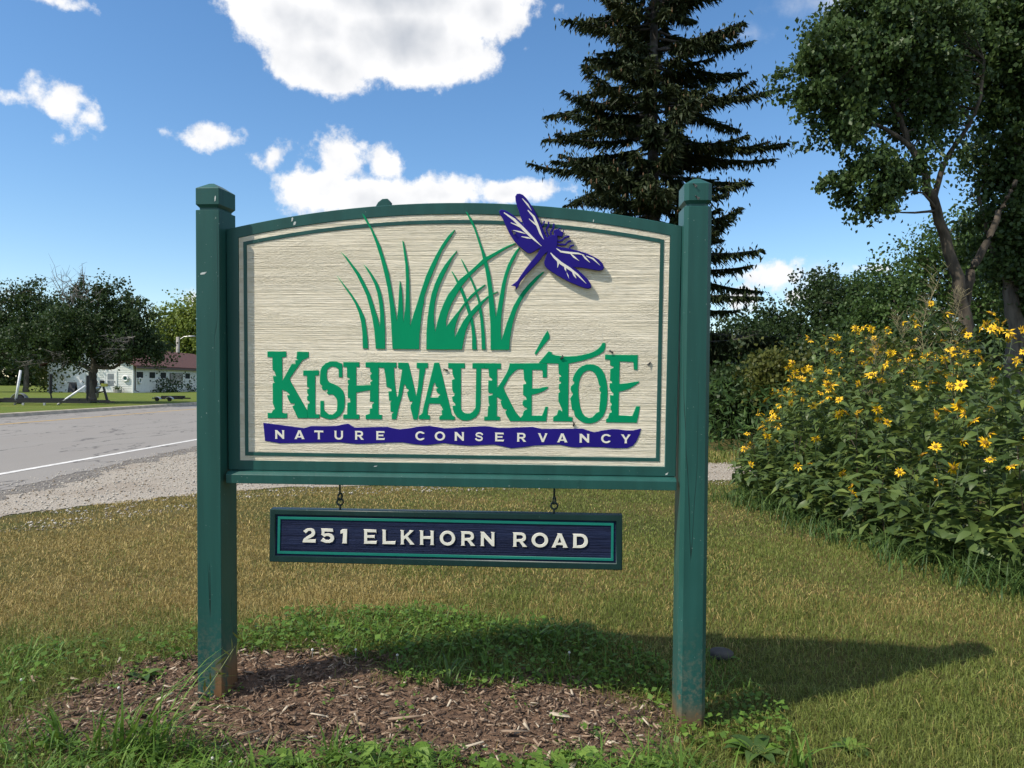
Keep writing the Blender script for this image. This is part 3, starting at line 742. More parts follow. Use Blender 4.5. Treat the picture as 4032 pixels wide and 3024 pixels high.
lettering = tag(empty('lettering'), None)
lettering.parent = sign
for ch, o, h in TITLE:
    flat_shape(T10(o), [T10(h)] if h else [], .0032, M['letter_green'], 'letter' if ch != 'acute' else 'accent', lettering, .0008, .0008)
emblem = empty('reed_emblem')
emblem.parent = sign
for i, bl in enumerate(BLADES):
    flat_shape(T10(bl), [], .0066, M['letter_green'], 'reed_blade', emblem, -.0002 - .0004 * (i % 4) - .0003 * i / 8, .0007)
ban = flat_shape(T10(BANNER), [], .0062, M['royal'], 'banner', sign, .0006, .0008)

# -- engraved capitals, drawn in a unit square
def ell(rx, ry, a0, a1, n, cx=.5, cy=.5):
    return [(cx + rx * math.cos(RAD(a0 + (a1 - a0) * k / n)), cy + ry * math.sin(RAD(a0 + (a1 - a0) * k / n))) for k in range(n + 1)]
def ribbon(pts, w, taper=False):
    P = np.array(pts, float)
    d = np.gradient(P, axis=0)
    d /= np.linalg.norm(d, axis=1, keepdims=True) + 1e-9
    nrm = np.stack([-d[:, 1], d[:, 0]], 1)
    t = np.linspace(0, 1, len(P))
    ww = (w / 2) * (np.ones(len(P)) if not taper else np.maximum(.12, np.sin(np.pi * np.clip(t * .92 + .06, 0, 1)) ** .8))
    a = P + nrm * ww[:, None]
    b2 = P - nrm * ww[:, None]
    return [tuple(q) for q in a] + [tuple(q) for q in b2[::-1]]
_z = lambda P, x0, x1, y0, y1: [((x - x0) / (x1 - x0), (y1 - y) / (y1 - y0)) for x, y in P]
GLYPH = {
 'N': ([(0, 0), (.30, 0), (.25, .05), (.25, .62), (.80, 0), (.95, 0), (.95, .95), (1, 1), (.70, 1), (.76, .95), (.76, .40), (.25, 1), (0, 1), (.05, .95), (.05, .05)], None),
 'A': ([(0, 0), (.29, 0), (.24, .05), (.30, .18), (.66, .18), (.71, .05), (.67, 0), (1, 0), (.95, .05), (.62, .95), (.64, 1), (.34, 1), (.37, .95), (.05, .05)], [(.36, .33), (.60, .33), (.49, .72)]),
 'T': ([(.33, 0), (.67, 0), (.61, .05), (.61, .80), (.93, .80), (1, .74), (1, 1), (0, 1), (0, .74), (.07, .80), (.39, .80), (.39, .05)], None),
 'U': ([(0, 1), (.30, 1), (.25, .95), (.25, .38), (.30, .25), (.40, .18), (.5, .17), (.6, .18), (.70, .25), (.75, .38), (.75, .95), (.70, 1), (1, 1), (.95, .95), (.95, .35), (.90, .17), (.78, .04), (.62, -.02), (.5, -.02), (.38, -.02), (.22, .04), (.10, .17), (.05, .35), (.05, .95)], None),
 'R': ([(0, 0), (.32, 0), (.26, .05), (.26, .36), (.44, .36), (.68, .05), (.66, 0), (1, 0), (.95, .04), (.68, .38), (.82, .44), (.90, .56), (.91, .70), (.87, .86), (.76, .96), (.60, 1), (0, 1), (.05, .95), (.05, .05)], [(.26, .54), (.58, .54), (.68, .60), (.70, .69), (.67, .78), (.58, .83), (.26, .83)]),
 'E': ([(0, 0), (.96, 0), (1, .26), (.93, .19), (.27, .19), (.27, .42), (.78, .42), (.83, .36), (.83, .64), (.78, .59), (.27, .59), (.27, .81), (.90, .81), (.97, .74), (.95, 1), (0, 1), (.05, .95), (.05, .05)], None),
 'C': (ell(.5, .52, 38, 322, 28) + [(.93, .05), (.88, .26)] + ell(.29, .33, 312, 48, 22) + [(.88, .74), (.95, .95)], None),
 'O': (ell(.5, .52, 0, 348, 29), ell(.29, .33, 0, 345, 23)),
 'S': (ribbon([(.90, .70), (.82, .82), (.66, .90), (.44, .915), (.24, .85), (.155, .72), (.22, .60), (.46, .53), (.72, .46), (.85, .33), (.80, .17), (.62, .085), (.40, .085), (.20, .16), (.08, .31)], .19), None),
 'V': ([(0, 1), (.30, 1), (.27, .95), (.52, .30), (.75, .95), (.71, 1), (1, 1), (.95, .95), (.62, .05), (.64, 0), (.38, 0), (.40, .05), (.05, .95)], None),
 'Y': ([(.36, 0), (.66, 0), (.61, .05), (.61, .40), (.95, .95), (1, 1), (.70, 1), (.73, .95), (.51, .58), (.29, .95), (.32, 1), (0, 1), (.05, .95), (.40, .40), (.40, .05)], None),
 'L': ([(0, 0), (.96, 0), (1, .28), (.93, .20), (.28, .20), (.28, .95), (.33, 1), (0, 1), (.05, .95), (.05, .05)], None),
 'K': ([(0, 0), (.30, 0), (.25, .05), (.25, .33), (.36, .44), (.68, .05), (.66, 0), (1, 0), (.95, .05), (.52, .58), (.90, .95), (.95, 1), (.64, 1), (.66, .95), (.25, .56), (.25, .95), (.30, 1), (0, 1), (.05, .95), (.05, .05)], None),
 'H': ([(0, 0), (.30, 0), (.25, .05), (.25, .42), (.75, .42), (.75, .05), (.70, 0), (1, 0), (.95, .05), (.95, .95), (1, 1), (.70, 1), (.75, .95), (.75, .60), (.25, .60), (.25, .95), (.30, 1), (0, 1), (.05, .95), (.05, .05)], None),
 'D': ([(0, 0), (.55, 0), (.75, .05), (.90, .18), (.98, .36), (.99, .55), (.94, .75), (.83, .90), (.68, .98), (.55, 1), (0, 1), (.05, .95), (.05, .05)], [(.27, .18), (.52, .18), (.66, .25), (.74, .38), (.76, .54), (.72, .68), (.63, .78), (.52, .82), (.27, .82)]),
 '2': (_z([(548, 415), (590, 385), (640, 378), (680, 390), (697, 420), (697, 450), (680, 480), (640, 505), (590, 525), (690, 525), (703, 515), (703, 565), (537, 565), (540, 545), (550, 520), (600, 480), (645, 455), (655, 430), (640, 412), (615, 412), (580, 445)], 537, 703, 378, 565), None),
 '5': (_z([(772, 382), (915, 380), (922, 420), (815, 418), (812, 445), (860, 440), (900, 450), (928, 475), (932, 510), (915, 545), (880, 562), (830, 563), (790, 550), (765, 540), (795, 500), (825, 525), (860, 528), (885, 510), (885, 490), (860, 475), (835, 475), (810, 488), (772, 455), (780, 440), (777, 395)], 765, 932, 380, 563), None),
 '1': (_z([(1035, 390), (1082, 385), (1078, 548), (1082, 560), (1028, 560), (1035, 545), (1040, 435), (1012, 445), (1015, 405)], 1012, 1082, 385, 560), None),
}
def glyph(ch, bx, depth, mat, parent, y, dz=BASE, du=0.0, bev=.0004):
    (x0, z0), (x1, z1) = T10(bx, dz, du)
    lo, hi = min(z0, z1), max(z0, z1)
    f = lambda P: [(x0 + (x1 - x0) * p, lo + (hi - lo) * q) for p, q in P]
    o, h = GLYPH[ch]
    return flat_shape(f(o), [f(h)] if h else [], depth, mat, 'letter', parent, y, bev)
for ch, bx in BANNER_TEXT:
    glyph(ch, bx, .0012, M['cream'], ban, -.0004, bev=.0003)

dragon = flat_shape(T10(DRAGON), [], .014, M['royal'], 'dragonfly', sign, -.016, .002)
dragon.data.materials.append(M['cut_edge'])
for p in dragon.data.polygons:           # unpainted sawn edge
    if abs(p.normal.y) < .3:
        p.material_index = 1
for k, (P, w) in enumerate(VEINS):
    flat_shape(ribbon(T10(P), w / 10000 * 1.15, True), [], .0016, M['cream'], 'wing_vein', dragon, -.0166 - .0002 * (k % 5), .0002)
for k, (P, w) in enumerate(LEGS):
    flat_shape(ribbon(T10(P), w / 10000), [], .0116, M['royal'], 'leg', dragon, -.0150 + .0003 * (k % 3), .0006)

# -- chipped paint and pale scuffs
M['bare'] = plain('chipped_primer', (.55, .58, .55), .8, .15, 60)
def chip(x, z, w, h, y, sk=.2):
    P = [(x - w, z - h), (x + w * .3, z - h * .7), (x + w, z + h * .2 + sk * h), (x + w * .4, z + h), (x - w * .5, z + h * .7), (x - w * .9, z + h * .1)]
    flat_shape(up(P), [], .0011, M['bare'], 'paint_chip', sign, y, .0001)
chip(-1.007, .798, .014, .005, -.0607, 1.2)
chip(-.953, 1.098, .003, .012, -.0607)
chip(-.658, 1.022, .004, .009, -.0007)
chip(-.648, 1.006, .006, .008, -.0007)
chip(.568, 1.008, .002, .006, -.0007)
chip(.872, -.004, .006, .004, -.0007, 2)
chip(-.318, .010, .008, .002, -.0007, 2)

# -- eye bolts: the upper pair in the rail, the lower pair in the hanging board
def ring_pts(r, n=16, gap=30):
    return [(r * math.sin(RAD(gap + (360 - gap) * k / n)), r * math.cos(RAD(gap + (360 - gap) * k / n))) for k in range(n + 1)]
def eye(name, parent, x, z_shank, z_ring, r, y, plane, w=.0042):
    s = MB()
    if plane == 'xz':
        s.tube([(x + a, y, z_ring + c) for a, c in ring_pts(r)], w, 7)
    else:
        s.tube([(x + a * .35, y + a, z_ring + c) for a, c in ring_pts(r)], w, 7)
    sg = 1 if z_shank > z_ring else -1
    s.tube([(x, y, z_ring + sg * r * .9), (x, y, z_shank)], w, 7)
    return s.build(name, M['iron'], parent, True)
for x in (-.4755, .4195):
    eye('eye_bolt', sign, x, -.0632 + BASE, -.124 + BASE, .0135, .022, 'yz')

# -- the board that hangs from the rail
HB = -.402
board = empty('address_sign', label='small navy and green board hanging below the big sign, reading 251 ELKHORN ROAD', cat='sign')
board.matrix_world = sign_matrix(-.037, HB)
dz, du = -HB, .037
sh = lambda P: [(x + du, z + dz) for x, z in P]
h_out = [(-.7745, -.4015), (-.7685, -.1775), (.6965, -.1765), (.6985, -.4018)]
h_in = [(-.7505, -.3750), (-.7443, -.2008), (.6706, -.2014), (.6725, -.3738)]
h_brd = [(-.762, -.388), (-.757, -.190), (.684, -.190), (.686, -.388)]
t_o = [(-.7410, -.3663), (-.7356, -.2090), (.6617, -.2085), (.6630, -.3656)]
t_i = [(-.7302, -.3551), (-.7248, -.2198), (.6515, -.2198), (.6525, -.3545)]
flat_shape(sh(h_out), [sh(h_in)], .046, M['hang_frame'], 'frame', board, 0, .003)
nb = flat_shape(sh(h_brd), [], .030, M['navy'], 'panel', board, .0066, .001)
flat_shape(sh(t_o), [sh(t_i)], .0034, M['teal'], 'border', nb, .0036, .0006)
for ch, bx in ADDRESS_TEXT:
    glyph(ch, bx, .0046, M['cream'], nb, .0024, dz, du, .0006)
for x in (-.4755, .4195):
    eye('eye_bolt', board, x + du, -.1775 + dz + .0005, -.146 + dz, .0135, .022, 'xz')

# ================================================================ plants and buildings further off
def at(px, py, Y):
    """point seen at (px, py) of a 2212 wide view, at distance Y"""
    return np.array([(px - 1106) / 1646 * Y, Y, 1.3 + (829.5 + .0076 * (px - 1106) - py) / 1646 * Y])

LEAF = {
 'dark': leaf_mat('leaf_dark_green', (.015, .033, .011), (.047, .082, .023), (.09, .13, .04)),
 'cotton': leaf_mat('leaf_cottonwood', (.028, .056, .018), (.075, .125, .034), (.12, .165, .055), rough=.45, spec=.25),
 'mid': leaf_mat('leaf_mid_green', (.032, .066, .016), (.08, .14, .034), (.13, .19, .055)),
 'light': leaf_mat('leaf_yellow_green', (.10, .15, .025), (.20, .26, .05), (.26, .30, .08)),
 'spruce': leaf_mat('spruce_needles', (.016, .030, .011), (.055, .072, .022), (.105, .10, .035), trans=.1, rough=.6),
 'olive': leaf_mat('leaf_olive', (.05, .065, .012), (.11, .12, .025), (.14, .15, .03)),
 'flower': leaf_mat('leaf_sunflower', (.042, .075, .020), (.10, .15, .038), (.17, .22, .05), trans=.26, rough=.45, spec=.35),
 'weed': leaf_mat('leaf_weed', (.060, .125, .018), (.13, .235, .036), (.20, .31, .06), trans=.3, rough=.5),
 'dark_weed': leaf_mat('leaf_dark_weed', (.028, .065, .016), (.065, .12, .030), (.12, .19, .045)),  # darker green weed, for undergrowth, edge grass and mixed leaves
}
M['bark'] = plain('furrowed_bark', (.075, .062, .048), .9, .4, 5, .8, 18, stretch=(1, 1, .25), col2=(.15, .13, .105))
M['bark_pale'] = plain('cottonwood_bark', (.040, .033, .024), .95, .4, 6, .8, 20, stretch=(1, 1, .25), col2=(.105, .085, .062))
M['bark_spruce'] = plain('spruce_bark', (.05, .042, .04), .9, .4, 7, .6, 20, col2=(.10, .09, .085))
M['dead'] = plain('dead_grey_twigs', (.16, .15, .135), .9, .3, 5)

def bez(pts, n=14):
    P = np.array(pts, float)
    t = np.linspace(0, len(P) - 1, n)
    i = np.clip(t.astype(int), 0, len(P) - 2)
    f = (t - i)[:, None]
    p0 = P[np.clip(i - 1, 0, len(P) - 1)]
    p1, p2 = P[i], P[i + 1]
    p3 = P[np.clip(i + 2, 0, len(P) - 1)]
    return .5 * ((2 * p1) + (-p0 + p2) * f + (2 * p0 - 5 * p1 + 4 * p2 - p3) * f ** 2 + (-p0 + 3 * p1 - 3 * p2 + p3) * f ** 3)

def broadleaf(name, label, base, trunks, blobs, n, leaf, mat, bark, seed, group=None, cat='tree', per=60, spread=.30, flop=.5, limb=.5, spray=2.0):
    """trunks: (points, r0, r1); blobs: (px, py, rx, ry, Y[, depth factor]) lobes of the crown in the 2212 view at distance Y"""
    g = rng(seed)
    root = empty(name, base, label, cat, group)
    base = np.array(base, float)
    ch, skel = [], []
    for pts, r0, r1 in trunks:
        Q = bez(pts, max(6, 4 * len(pts)))
        Q[1:-1] += g.normal(size=Q[1:-1].shape) * r0 * .12
        ch.append(tube_arrays(Q - base, np.linspace(r0, r1, len(Q)), 8))
        k0 = int(len(Q) * .35)
        skel.append(np.concatenate([Q[k0:], np.linspace(r0, r1, len(Q))[k0:, None]], 1))
    skel = np.concatenate(skel)
    B = []
    for b in blobs:
        px, py, rx, ry, Y = b[:5]
        df = b[5] if len(b) > 5 else 1.0
        c = at(px, py, Y)
        B.append((c, np.array([rx * Y / 1646, max(rx, ry) * df * Y / 1646, ry * Y / 1646])))
    vol = np.array([np.prod(r) ** (2 / 3) for c, r in B])
    nc = max(6, n // per)
    which = g.choice(len(B), nc, p=vol / vol.sum())
    d = g.normal(size=(nc, 3))
    d /= np.linalg.norm(d, axis=1, keepdims=True)
    rr = g.uniform(.10, 1, nc) ** (1 / 2.4)
    C = np.array([B[w][0] for w in which]) + d * rr[:, None] * np.array([B[w][1] for w in which])
    # limbs towards a share of the leaf clumps
    for k in g.permutation(nc)[:int(nc * limb)]:
        dd = np.linalg.norm(skel[:, :3] - C[k], axis=1) + np.maximum(0, skel[:, 2] - C[k][2]) * .8
        i = int(np.argmin(dd))
        p0, r0 = skel[i, :3], skel[i, 3]
        if dd[i] < .3 or (dd[i] > 1.7 and base[1] < 25):
            continue
        mid = (p0 * .5 + C[k] * .5) + g.normal(size=3) * .12 * dd[i] + np.array([0, 0, .06 * dd[i]])
        q = bez([p0, mid, C[k]], 6)
        ch.append(tube_arrays(q - base, np.linspace(min(r0 * .55, .02 + .012 * dd[i]), .007, 6), 5))
    V, F4 = join_arrays(ch)
    link('trunk', fast_mesh('trunk', V, F4, bark, smooth=True), root)
    cl = g.integers(0, nc, n)
    size = g.uniform(.55, 1.35, nc)
    sp = g.normal(size=(n, 3)) * (spread * size[cl])[:, None]
    sp[:, 2] *= .75
    # every clump is a spray strung along its own twig, pointing outward and hanging a little
    ax = d + g.normal(size=(nc, 3)) * .55 - np.array([0, 0, .25])
    ax /= np.linalg.norm(ax, axis=1, keepdims=True)
    along = g.uniform(-1, 1.3, n) * spread * spray * size[cl]
    P = C[cl] + sp * (1 - .35 * np.abs(along / (spread * spray * size[cl])))[:, None] + ax[cl] * along[:, None] - base
    L = leaf * g.uniform(.7, 1.3, n)
    V, F4 = leaf_quads(P, L, L * .8, g, up=.25, flop=flop)
    shade = np.clip(.35 * g.uniform(size=nc)[cl] + .65 * g.uniform(size=n) ** 1.3, 0, 1)
    o = link('crown', fast_mesh('crown', V, F4, mat, {'rnd': shade}), root)
    o['kind'] = 'stuff'
    return root

def trunk_px(pts, Y, z0=0.0):
    Q = [at(px, py, Y) for px, py in pts]
    Q[0][2] = z0
    return Q

# ---- spruce behind the right end of the sign
def spruce(x, y, H, seed):
    g = rng(seed)
    root = empty('spruce_tree', (x, y, 0), 'tall dark spruce with drooping boughs and brown cones behind the sign', 'tree')
    tz = np.linspace(0, H, 24)
    V, F4 = tube_arrays(np.stack([.05 * np.sin(tz * .5), .04 * np.cos(tz * .4), tz], 1), .24 * (1 - tz / H) ** .8 + .01, 9)
    link('trunk', fast_mesh('trunk', V, F4, M['bark_spruce'], smooth=True), root)
    br, tw, cones = [], [], []
    z = .5
    while z < H - .5:
        R = 3.75 * min(1.0, ((H - z) / 9.2) ** .75)
        for k in range(int(g.integers(4, 7))):
            a = g.uniform(0, 2 * np.pi)
            L = max(.35, R * g.uniform(.42, 1.05))
            zz = z + g.uniform(-.25, .25)
            s = np.linspace(0, 1, 9)
            dn = g.uniform(.05, .30)
            off = L * (-dn * s + (dn * .75 + g.uniform(-.10, .07)) * s ** 3)
            w = g.uniform(-.1, .1) * L * s ** 2
            ca, sa = math.cos(a), math.sin(a)
            P = np.stack([ca * L * s - sa * w, sa * L * s + ca * w, zz + off], 1)
            br.append(tube_arrays(P, np.linspace(.012 + .012 * L, .006, 9), 5))
            m = int(95 * L)
            t = g.uniform(.12, 1, m) ** .75
            Q = np.stack([np.interp(t, s, P[:, i]) for i in range(3)], 1)
            side = np.where(g.uniform(size=m) < .5, 1, -1)
            tl = (.16 + .42 * (1 - t) ** .7 * min(1, L / 2.5)) * g.uniform(.5, 1.3, m)
            fw = g.uniform(.25, .7, m)
            sd = side * g.uniform(.3, 1, m)
            dz = -g.uniform(.05, .75, m)
            D = np.stack([ca * fw - sa * sd, sa * fw + ca * sd, dz], 1)
            D /= np.linalg.norm(D, axis=1, keepdims=True)
            tw.append((Q, D, tl, np.full(m, g.uniform(0, .5))))
            m2 = int(34 * L)                                  # hanging branchlets
            t = g.uniform(.3, 1, m2)
            Q = np.stack([np.interp(t, s, P[:, i]) for i in range(3)], 1) + g.normal(size=(m2, 3)) * .12
            D = np.stack([g.normal(size=m2) * .45, g.normal(size=m2) * .45, -np.ones(m2)], 1)
            tw.append((Q, D, g.uniform(.08, .22, m2), np.full(m2, g.uniform(0, .5))))
            for c in range(int(2.2 * L * (zz > 5))):
                q = Q[g.integers(0, m2)]
                cones.append(q)
        z += g.uniform(.20, .34)
    V, F4 = join_arrays(br)
    link('branches', fast_mesh('branches', V, F4, M['bark_spruce']), root)['kind'] = 'stuff'
    Q = np.concatenate([q[0] for q in tw])
    D = np.concatenate([q[1] for q in tw])
    D /= np.linalg.norm(D, axis=1, keepdims=True)
    L = np.concatenate([q[2] for q in tw])[:, None]
    tint = np.concatenate([q[3] for q in tw])
    n = len(Q)
    ch = []
    for _ in range(2):
        B = np.cross(D, g.normal(size=(n, 3)))
        B /= np.linalg.norm(B, axis=1, keepdims=True)
        W = (.012 + .022 * g.uniform(size=(n, 1))) * np.minimum(1.2, L / .3 + .4)
        V = np.stack([Q, Q + D * L * .4 + B * W, Q + D * L + np.array([0, 0, -.04]) * L, Q + D * L * .4 - B * W], 1).reshape(-1, 3)
        ch.append((V, np.arange(n * 4).reshape(n, 4)))
    V, F4 = join_arrays(ch)
    o = link('crown', fast_mesh('crown', V, F4, LEAF['spruce'], {'rnd': np.tile(np.clip(tint + .45 * g.uniform(size=n) ** 2, 0, 1), 2)}), root)
    o['kind'] = 'stuff'
    cc = MB()
    for q in cones:
        l = g.uniform(.09, .14)
        cc.tube([q, q - np.array([0, 0, l * .3]), q - np.array([0, 0, l * .8]), q - np.array([0, 0, l])], [.008, .02, .016, .004], 5)
    M['cone'] = plain('spruce_cone', (.12, .065, .03), .8, .3, 20)
    o = cc.build('cones', M['cone'], root)
    o['kind'] = 'stuff'
spruce(4.05, 22.0, 17.6, 71)

# ---- right: cottonwood leaning left, a denser neighbour, the wood behind
b0 = at(2090, 948, 18)
b0[2] = 0
broadleaf('cottonwood_tree', 'tall cottonwood with a forked trunk leaning left over the yellow flowers', b0,
  [(trunk_px([(2092, 948), (2088, 740), (2068, 610), (2040, 520), (2012, 430), (1990, 375), (1965, 320), (1935, 250), (1895, 165), (1870, 80)], 18), .17, .03),
   (trunk_px([(2012, 430), (2030, 365), (2048, 330), (2085, 275), (2110, 215), (2120, 130)], 18, at(0, 430, 18)[2]), .075, .03),
   (trunk_px([(2080, 660), (2095, 590), (2125, 530), (2158, 455), (2190, 390)], 18.2, at(0, 660, 18.2)[2]), .12, .05),
   (trunk_px([(1962, 318), (1920, 285), (1870, 262), (1800, 225), (1745, 170)], 17.6, at(1962, 318, 17.6)[2]), .06, .015),
   (trunk_px([(1985, 370), (1950, 365), (1905, 350), (1860, 360), (1820, 385)], 17.8, at(1985, 370, 17.8)[2]), .045, .012)],
  [(1850, 170, 100, 80, 18), (1775, 135, 62, 62, 17.6), (1722, 150, 26, 22, 17.6), (1745, 210, 40, 34, 17.6), (1905, 90, 105, 62, 18), (1985, 165, 90, 85, 18.3), (1825, 60, 55, 48, 18), (1800, 25, 25, 25, 18),
   (1935, 28, 75, 40, 18), (1815, 290, 42, 30, 17.6), (1850, 250, 50, 30, 17.8), (1860, 378, 62, 28, 17.7), (1902, 430, 22, 48, 17.7), (1935, 395, 40, 36, 17.8), (1868, 440, 16, 24, 17.7), (1805, 388, 26, 14, 17.6), (2045, 255, 45, 45, 18.2), (2020, 60, 60, 50, 18.3), (1960, 270, 50, 50, 18.2)],
  40000, .118, LEAF['cotton'], M['bark_pale'], 81, per=150, spread=.17, flop=.8, limb=.6, spray=2.6)
b1 = at(2200, 930, 20)
b1[2] = 0
broadleaf('broadleaf_tree', 'dense dark broadleaf tree at the right edge, beside the leaning cottonwood', b1,
  [(trunk_px([(2185, 930), (2190, 720), (2180, 600), (2190, 450), (2200, 250), (2180, 60)], 20), .24, .05),
   (trunk_px([(2186, 640), (2150, 560), (2130, 500), (2110, 420)], 20, at(2186, 640, 20)[2]), .09, .03)],
  [(2130, 110, 100, 95, 20), (2205, 300, 90, 95, 20), (2190, 450, 80, 80, 20), (2090, 50, 80, 50, 20), (2260, 120, 140, 160, 20), (2150, 370, 40, 40, 20), (2270, 480, 90, 130, 20), (2185, 560, 60, 45, 20), (2155, 235, 45, 45, 20), (2290, 300, 90, 100, 20), (2240, 620, 60, 60, 20), (2160, 500, 35, 45, 20), (2120, 20, 120, 40, 20)],
  62000, .125, LEAF['cotton'], M['bark'], 82, per=130, spread=.21, flop=.6, limb=.35)
WOOD = [
 ('bushy green tree showing between the two trunks of the cottonwood', 2050, 34, [(2045, 545, 80, 55), (2000, 575, 60, 50), (2110, 500, 70, 60), (2070, 640, 110, 70), (2140, 590, 80, 80)], 'mid', 13000, .16),
 ('green tree right of the leaning trunk, low in the wood', 2140, 38, [(2150, 680, 100, 90), (2220, 700, 100, 110), (2100, 740, 80, 70)], 'dark', 9000, .18),
 ('rounded tree left of the cottonwood trunk, tallest of the far row', 1930, 46, [(1945, 600, 60, 50), (1900, 640, 70, 60), (1950, 680, 80, 70), (1900, 740, 90, 80)], 'mid', 9000, .22),
 ('far tree with a ragged top in the middle of the far row', 1850, 52, [(1850, 625, 60, 45), (1820, 670, 70, 60), (1870, 720, 80, 80), (1820, 770, 70, 60)], 'dark', 8000, .25),
 ('far tree with two pointed tops above the olive bush', 1762, 55, [(1745, 625, 36, 36), (1785, 620, 34, 38), (1760, 690, 70, 70), (1760, 770, 80, 70)], 'dark', 8000, .25),
 ('lower far tree between the olive bush and the sign', 1690, 58, [(1690, 690, 50, 42), (1660, 730, 60, 55), (1700, 780, 75, 60)], 'dark', 7000, .27),
 ('low feathery tree just right of the right sign post', 1600, 48, [(1600, 720, 52, 46), (1570, 770, 60, 60), (1630, 790, 60, 55)], 'dark', 7000, .22),
]
for i, (lab, px, Y, bl, mt, n, lf) in enumerate(WOOD):
    bb = at(px, 900, Y)
    bb[2] = 0
    top = at(px, min(b[1] for b in bl), Y)
    broadleaf('woodland_tree', lab, bb, [([bb, (bb + top) / 2, top], .22, .05)], [(*b, Y) for b in bl], n, lf, LEAF[mt], M['bark'], 90 + i, group='trees of the wood behind the flowers', per=40, spread=.42, limb=.25)
def shrub(name, label, px, py, rx, ry, Y, n, lf, mt, seed, group=None, cat='shrub', z0=0.0):
    bb = at(px, 900, Y)
    bb[2] = z0
    c = at(px, py, Y)
    return broadleaf(name, label, bb, [([bb, (bb + c) / 2, c], .05, .02), ([bb, (bb + c) / 2 + np.array([.25, 0, 0]), c + np.array([.4, 0, .1])], .03, .01)],
        [(px, py, rx, ry, Y), (px - rx * .5, py + ry * .5, rx * .6, ry * .6, Y), (px + rx * .55, py + ry * .45, rx * .55, ry * .6, Y)], n, lf, LEAF[mt], M['bark'], seed, group, cat, per=30, spread=.22 * Y / 20, limb=.3)
shrub('olive_bush', 'yellow-green bush standing before the dark wood', 1680, 805, 42, 36, 17, 3500, .10, 'olive', 101)
shrub('dark_bush', 'dark brownish bush behind the flowers, beside the yellow-green bush', 1790, 790, 85, 60, 19, 6000, .11, 'dark', 102)
shrub('dark_bush', 'dark bush close behind the right sign post', 1590, 850, 70, 60, 19, 6000, .11, 'dark', 103)
shrub('yellow_bush', 'small bright yellow-green bush half hidden by the flowers', 1900, 770, 32, 28, 15, 1600, .09, 'olive', 104)
shrub('dark_bush', 'dark bush below the cottonwood trunk', 1990, 760, 90, 70, 16, 6000, .10, 'dark', 105)
g = rng(110)
n = 15000                                                   # unmown growth along the wood's foot
ux = g.uniform(2.6, 20, n)
uy = g.uniform(14.2, 24, n)
P = np.stack([ux, uy, g.uniform(0, 1, n) ** 1.5 * (1.0 + .6 * vnoise(ux * .7, uy * .7, 6))], 1)
V, F4 = leaf_quads(P, g.uniform(.12, .3, n), g.uniform(.03, .08, n), g, up=-.1)
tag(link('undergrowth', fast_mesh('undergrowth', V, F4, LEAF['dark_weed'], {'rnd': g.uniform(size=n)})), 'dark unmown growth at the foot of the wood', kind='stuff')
n = 60000                                                   # far woods all round
th = g.uniform(RAD(-64), RAD(64), n)
R = g.uniform(190, 240, n)
top = 7 + 7 * vnoise(th * 22, th * 0, 8) + 3 * vnoise(th * 90, th * 0, 9)
P = np.stack([R * np.sin(th), R * np.cos(th), top * g.uniform(0, 1, n) ** .85], 1)
V, F4 = leaf_quads(P, g.uniform(1.0, 2.2, n), g.uniform(.9, 1.8, n), g)
tag(link('far_woods', fast_mesh('far_woods', V, F4, LEAF['dark'], {'rnd': g.uniform(size=n)})), 'far-off wood along the horizon', kind='stuff')

# ---- left: trees round the house
ZL = .147
bt = at(198, 870, 40)
bt[2] = ZL
maple = broadleaf('maple_tree', 'broad dark maple with a thick trunk in front of the white house', bt,
  [(trunk_px([(198, 870), (199, 835), (202, 805), (203, 770), (205, 700), (215, 630)], 40, ZL), .29, .05),
   (trunk_px([(203, 800), (170, 785), (130, 775), (80, 765)], 40, at(203, 800, 40)[2]), .13, .04), (trunk_px([(204, 790), (235, 795), (262, 785), (310, 765)], 40, at(204, 790, 40)[2]), .13, .04),
   (trunk_px([(203, 770), (180, 720), (150, 660)], 40, at(203, 770, 40)[2]), .10, .03), (trunk_px([(204, 760), (245, 700), (285, 660)], 40, at(204, 760, 40)[2]), .10, .03)],
  [(190, 740, 140, 42, 40), (110, 742, 80, 38, 40), (270, 738, 80, 42, 40), (200, 695, 110, 42, 40), (212, 645, 48, 28, 40), (295, 700, 52, 46, 40), (105, 715, 70, 50, 40), (240, 622, 26, 14, 40), (180, 628, 18, 12, 40), (255, 668, 50, 32, 40), (325, 755, 34, 30, 40), (30, 735, 45, 36, 41)],
  30000, .15, LEAF['dark'], M['bark'], 120, per=80, spread=.24, flop=.5, limb=.4)
g = rng(121)
dd = MB()
for k in range(70):
    a = [(130, 770), (90, 775), (150, 640), (170, 650), (250, 760), (160, 620), (270, 730)][k % 7]
    p = at(a[0] + g.uniform(-25, 25), a[1] + g.uniform(-12, 12), 40 - g.uniform(1.2, 2.6))
    up_ = 1.0 if a[1] < 700 else -.1
    d = np.array([g.normal() * .6 - (.6 if up_ < 0 else 0), g.normal() * .3, up_ * g.uniform(.6, 1.1) + g.normal() * .25])
    q = p + d * g.uniform(.4, .9)
    dd.tube([p - bt, (p + q) / 2 + g.normal(size=3) * .08 - bt, q - bt], [.02, .014, .006], 4)
    for _ in range(4):
        f = p + (q - p) * g.uniform(.3, 1)
        e = f + g.normal(size=3) * .28 + d * .15
        dd.tube([f - bt, e - bt], [.009, .004], 3)
dd.build('dead_branches', M['dead'], maple)['kind'] = 'stuff'
b2 = at(57, 846, 74)
b2[2] = ZL
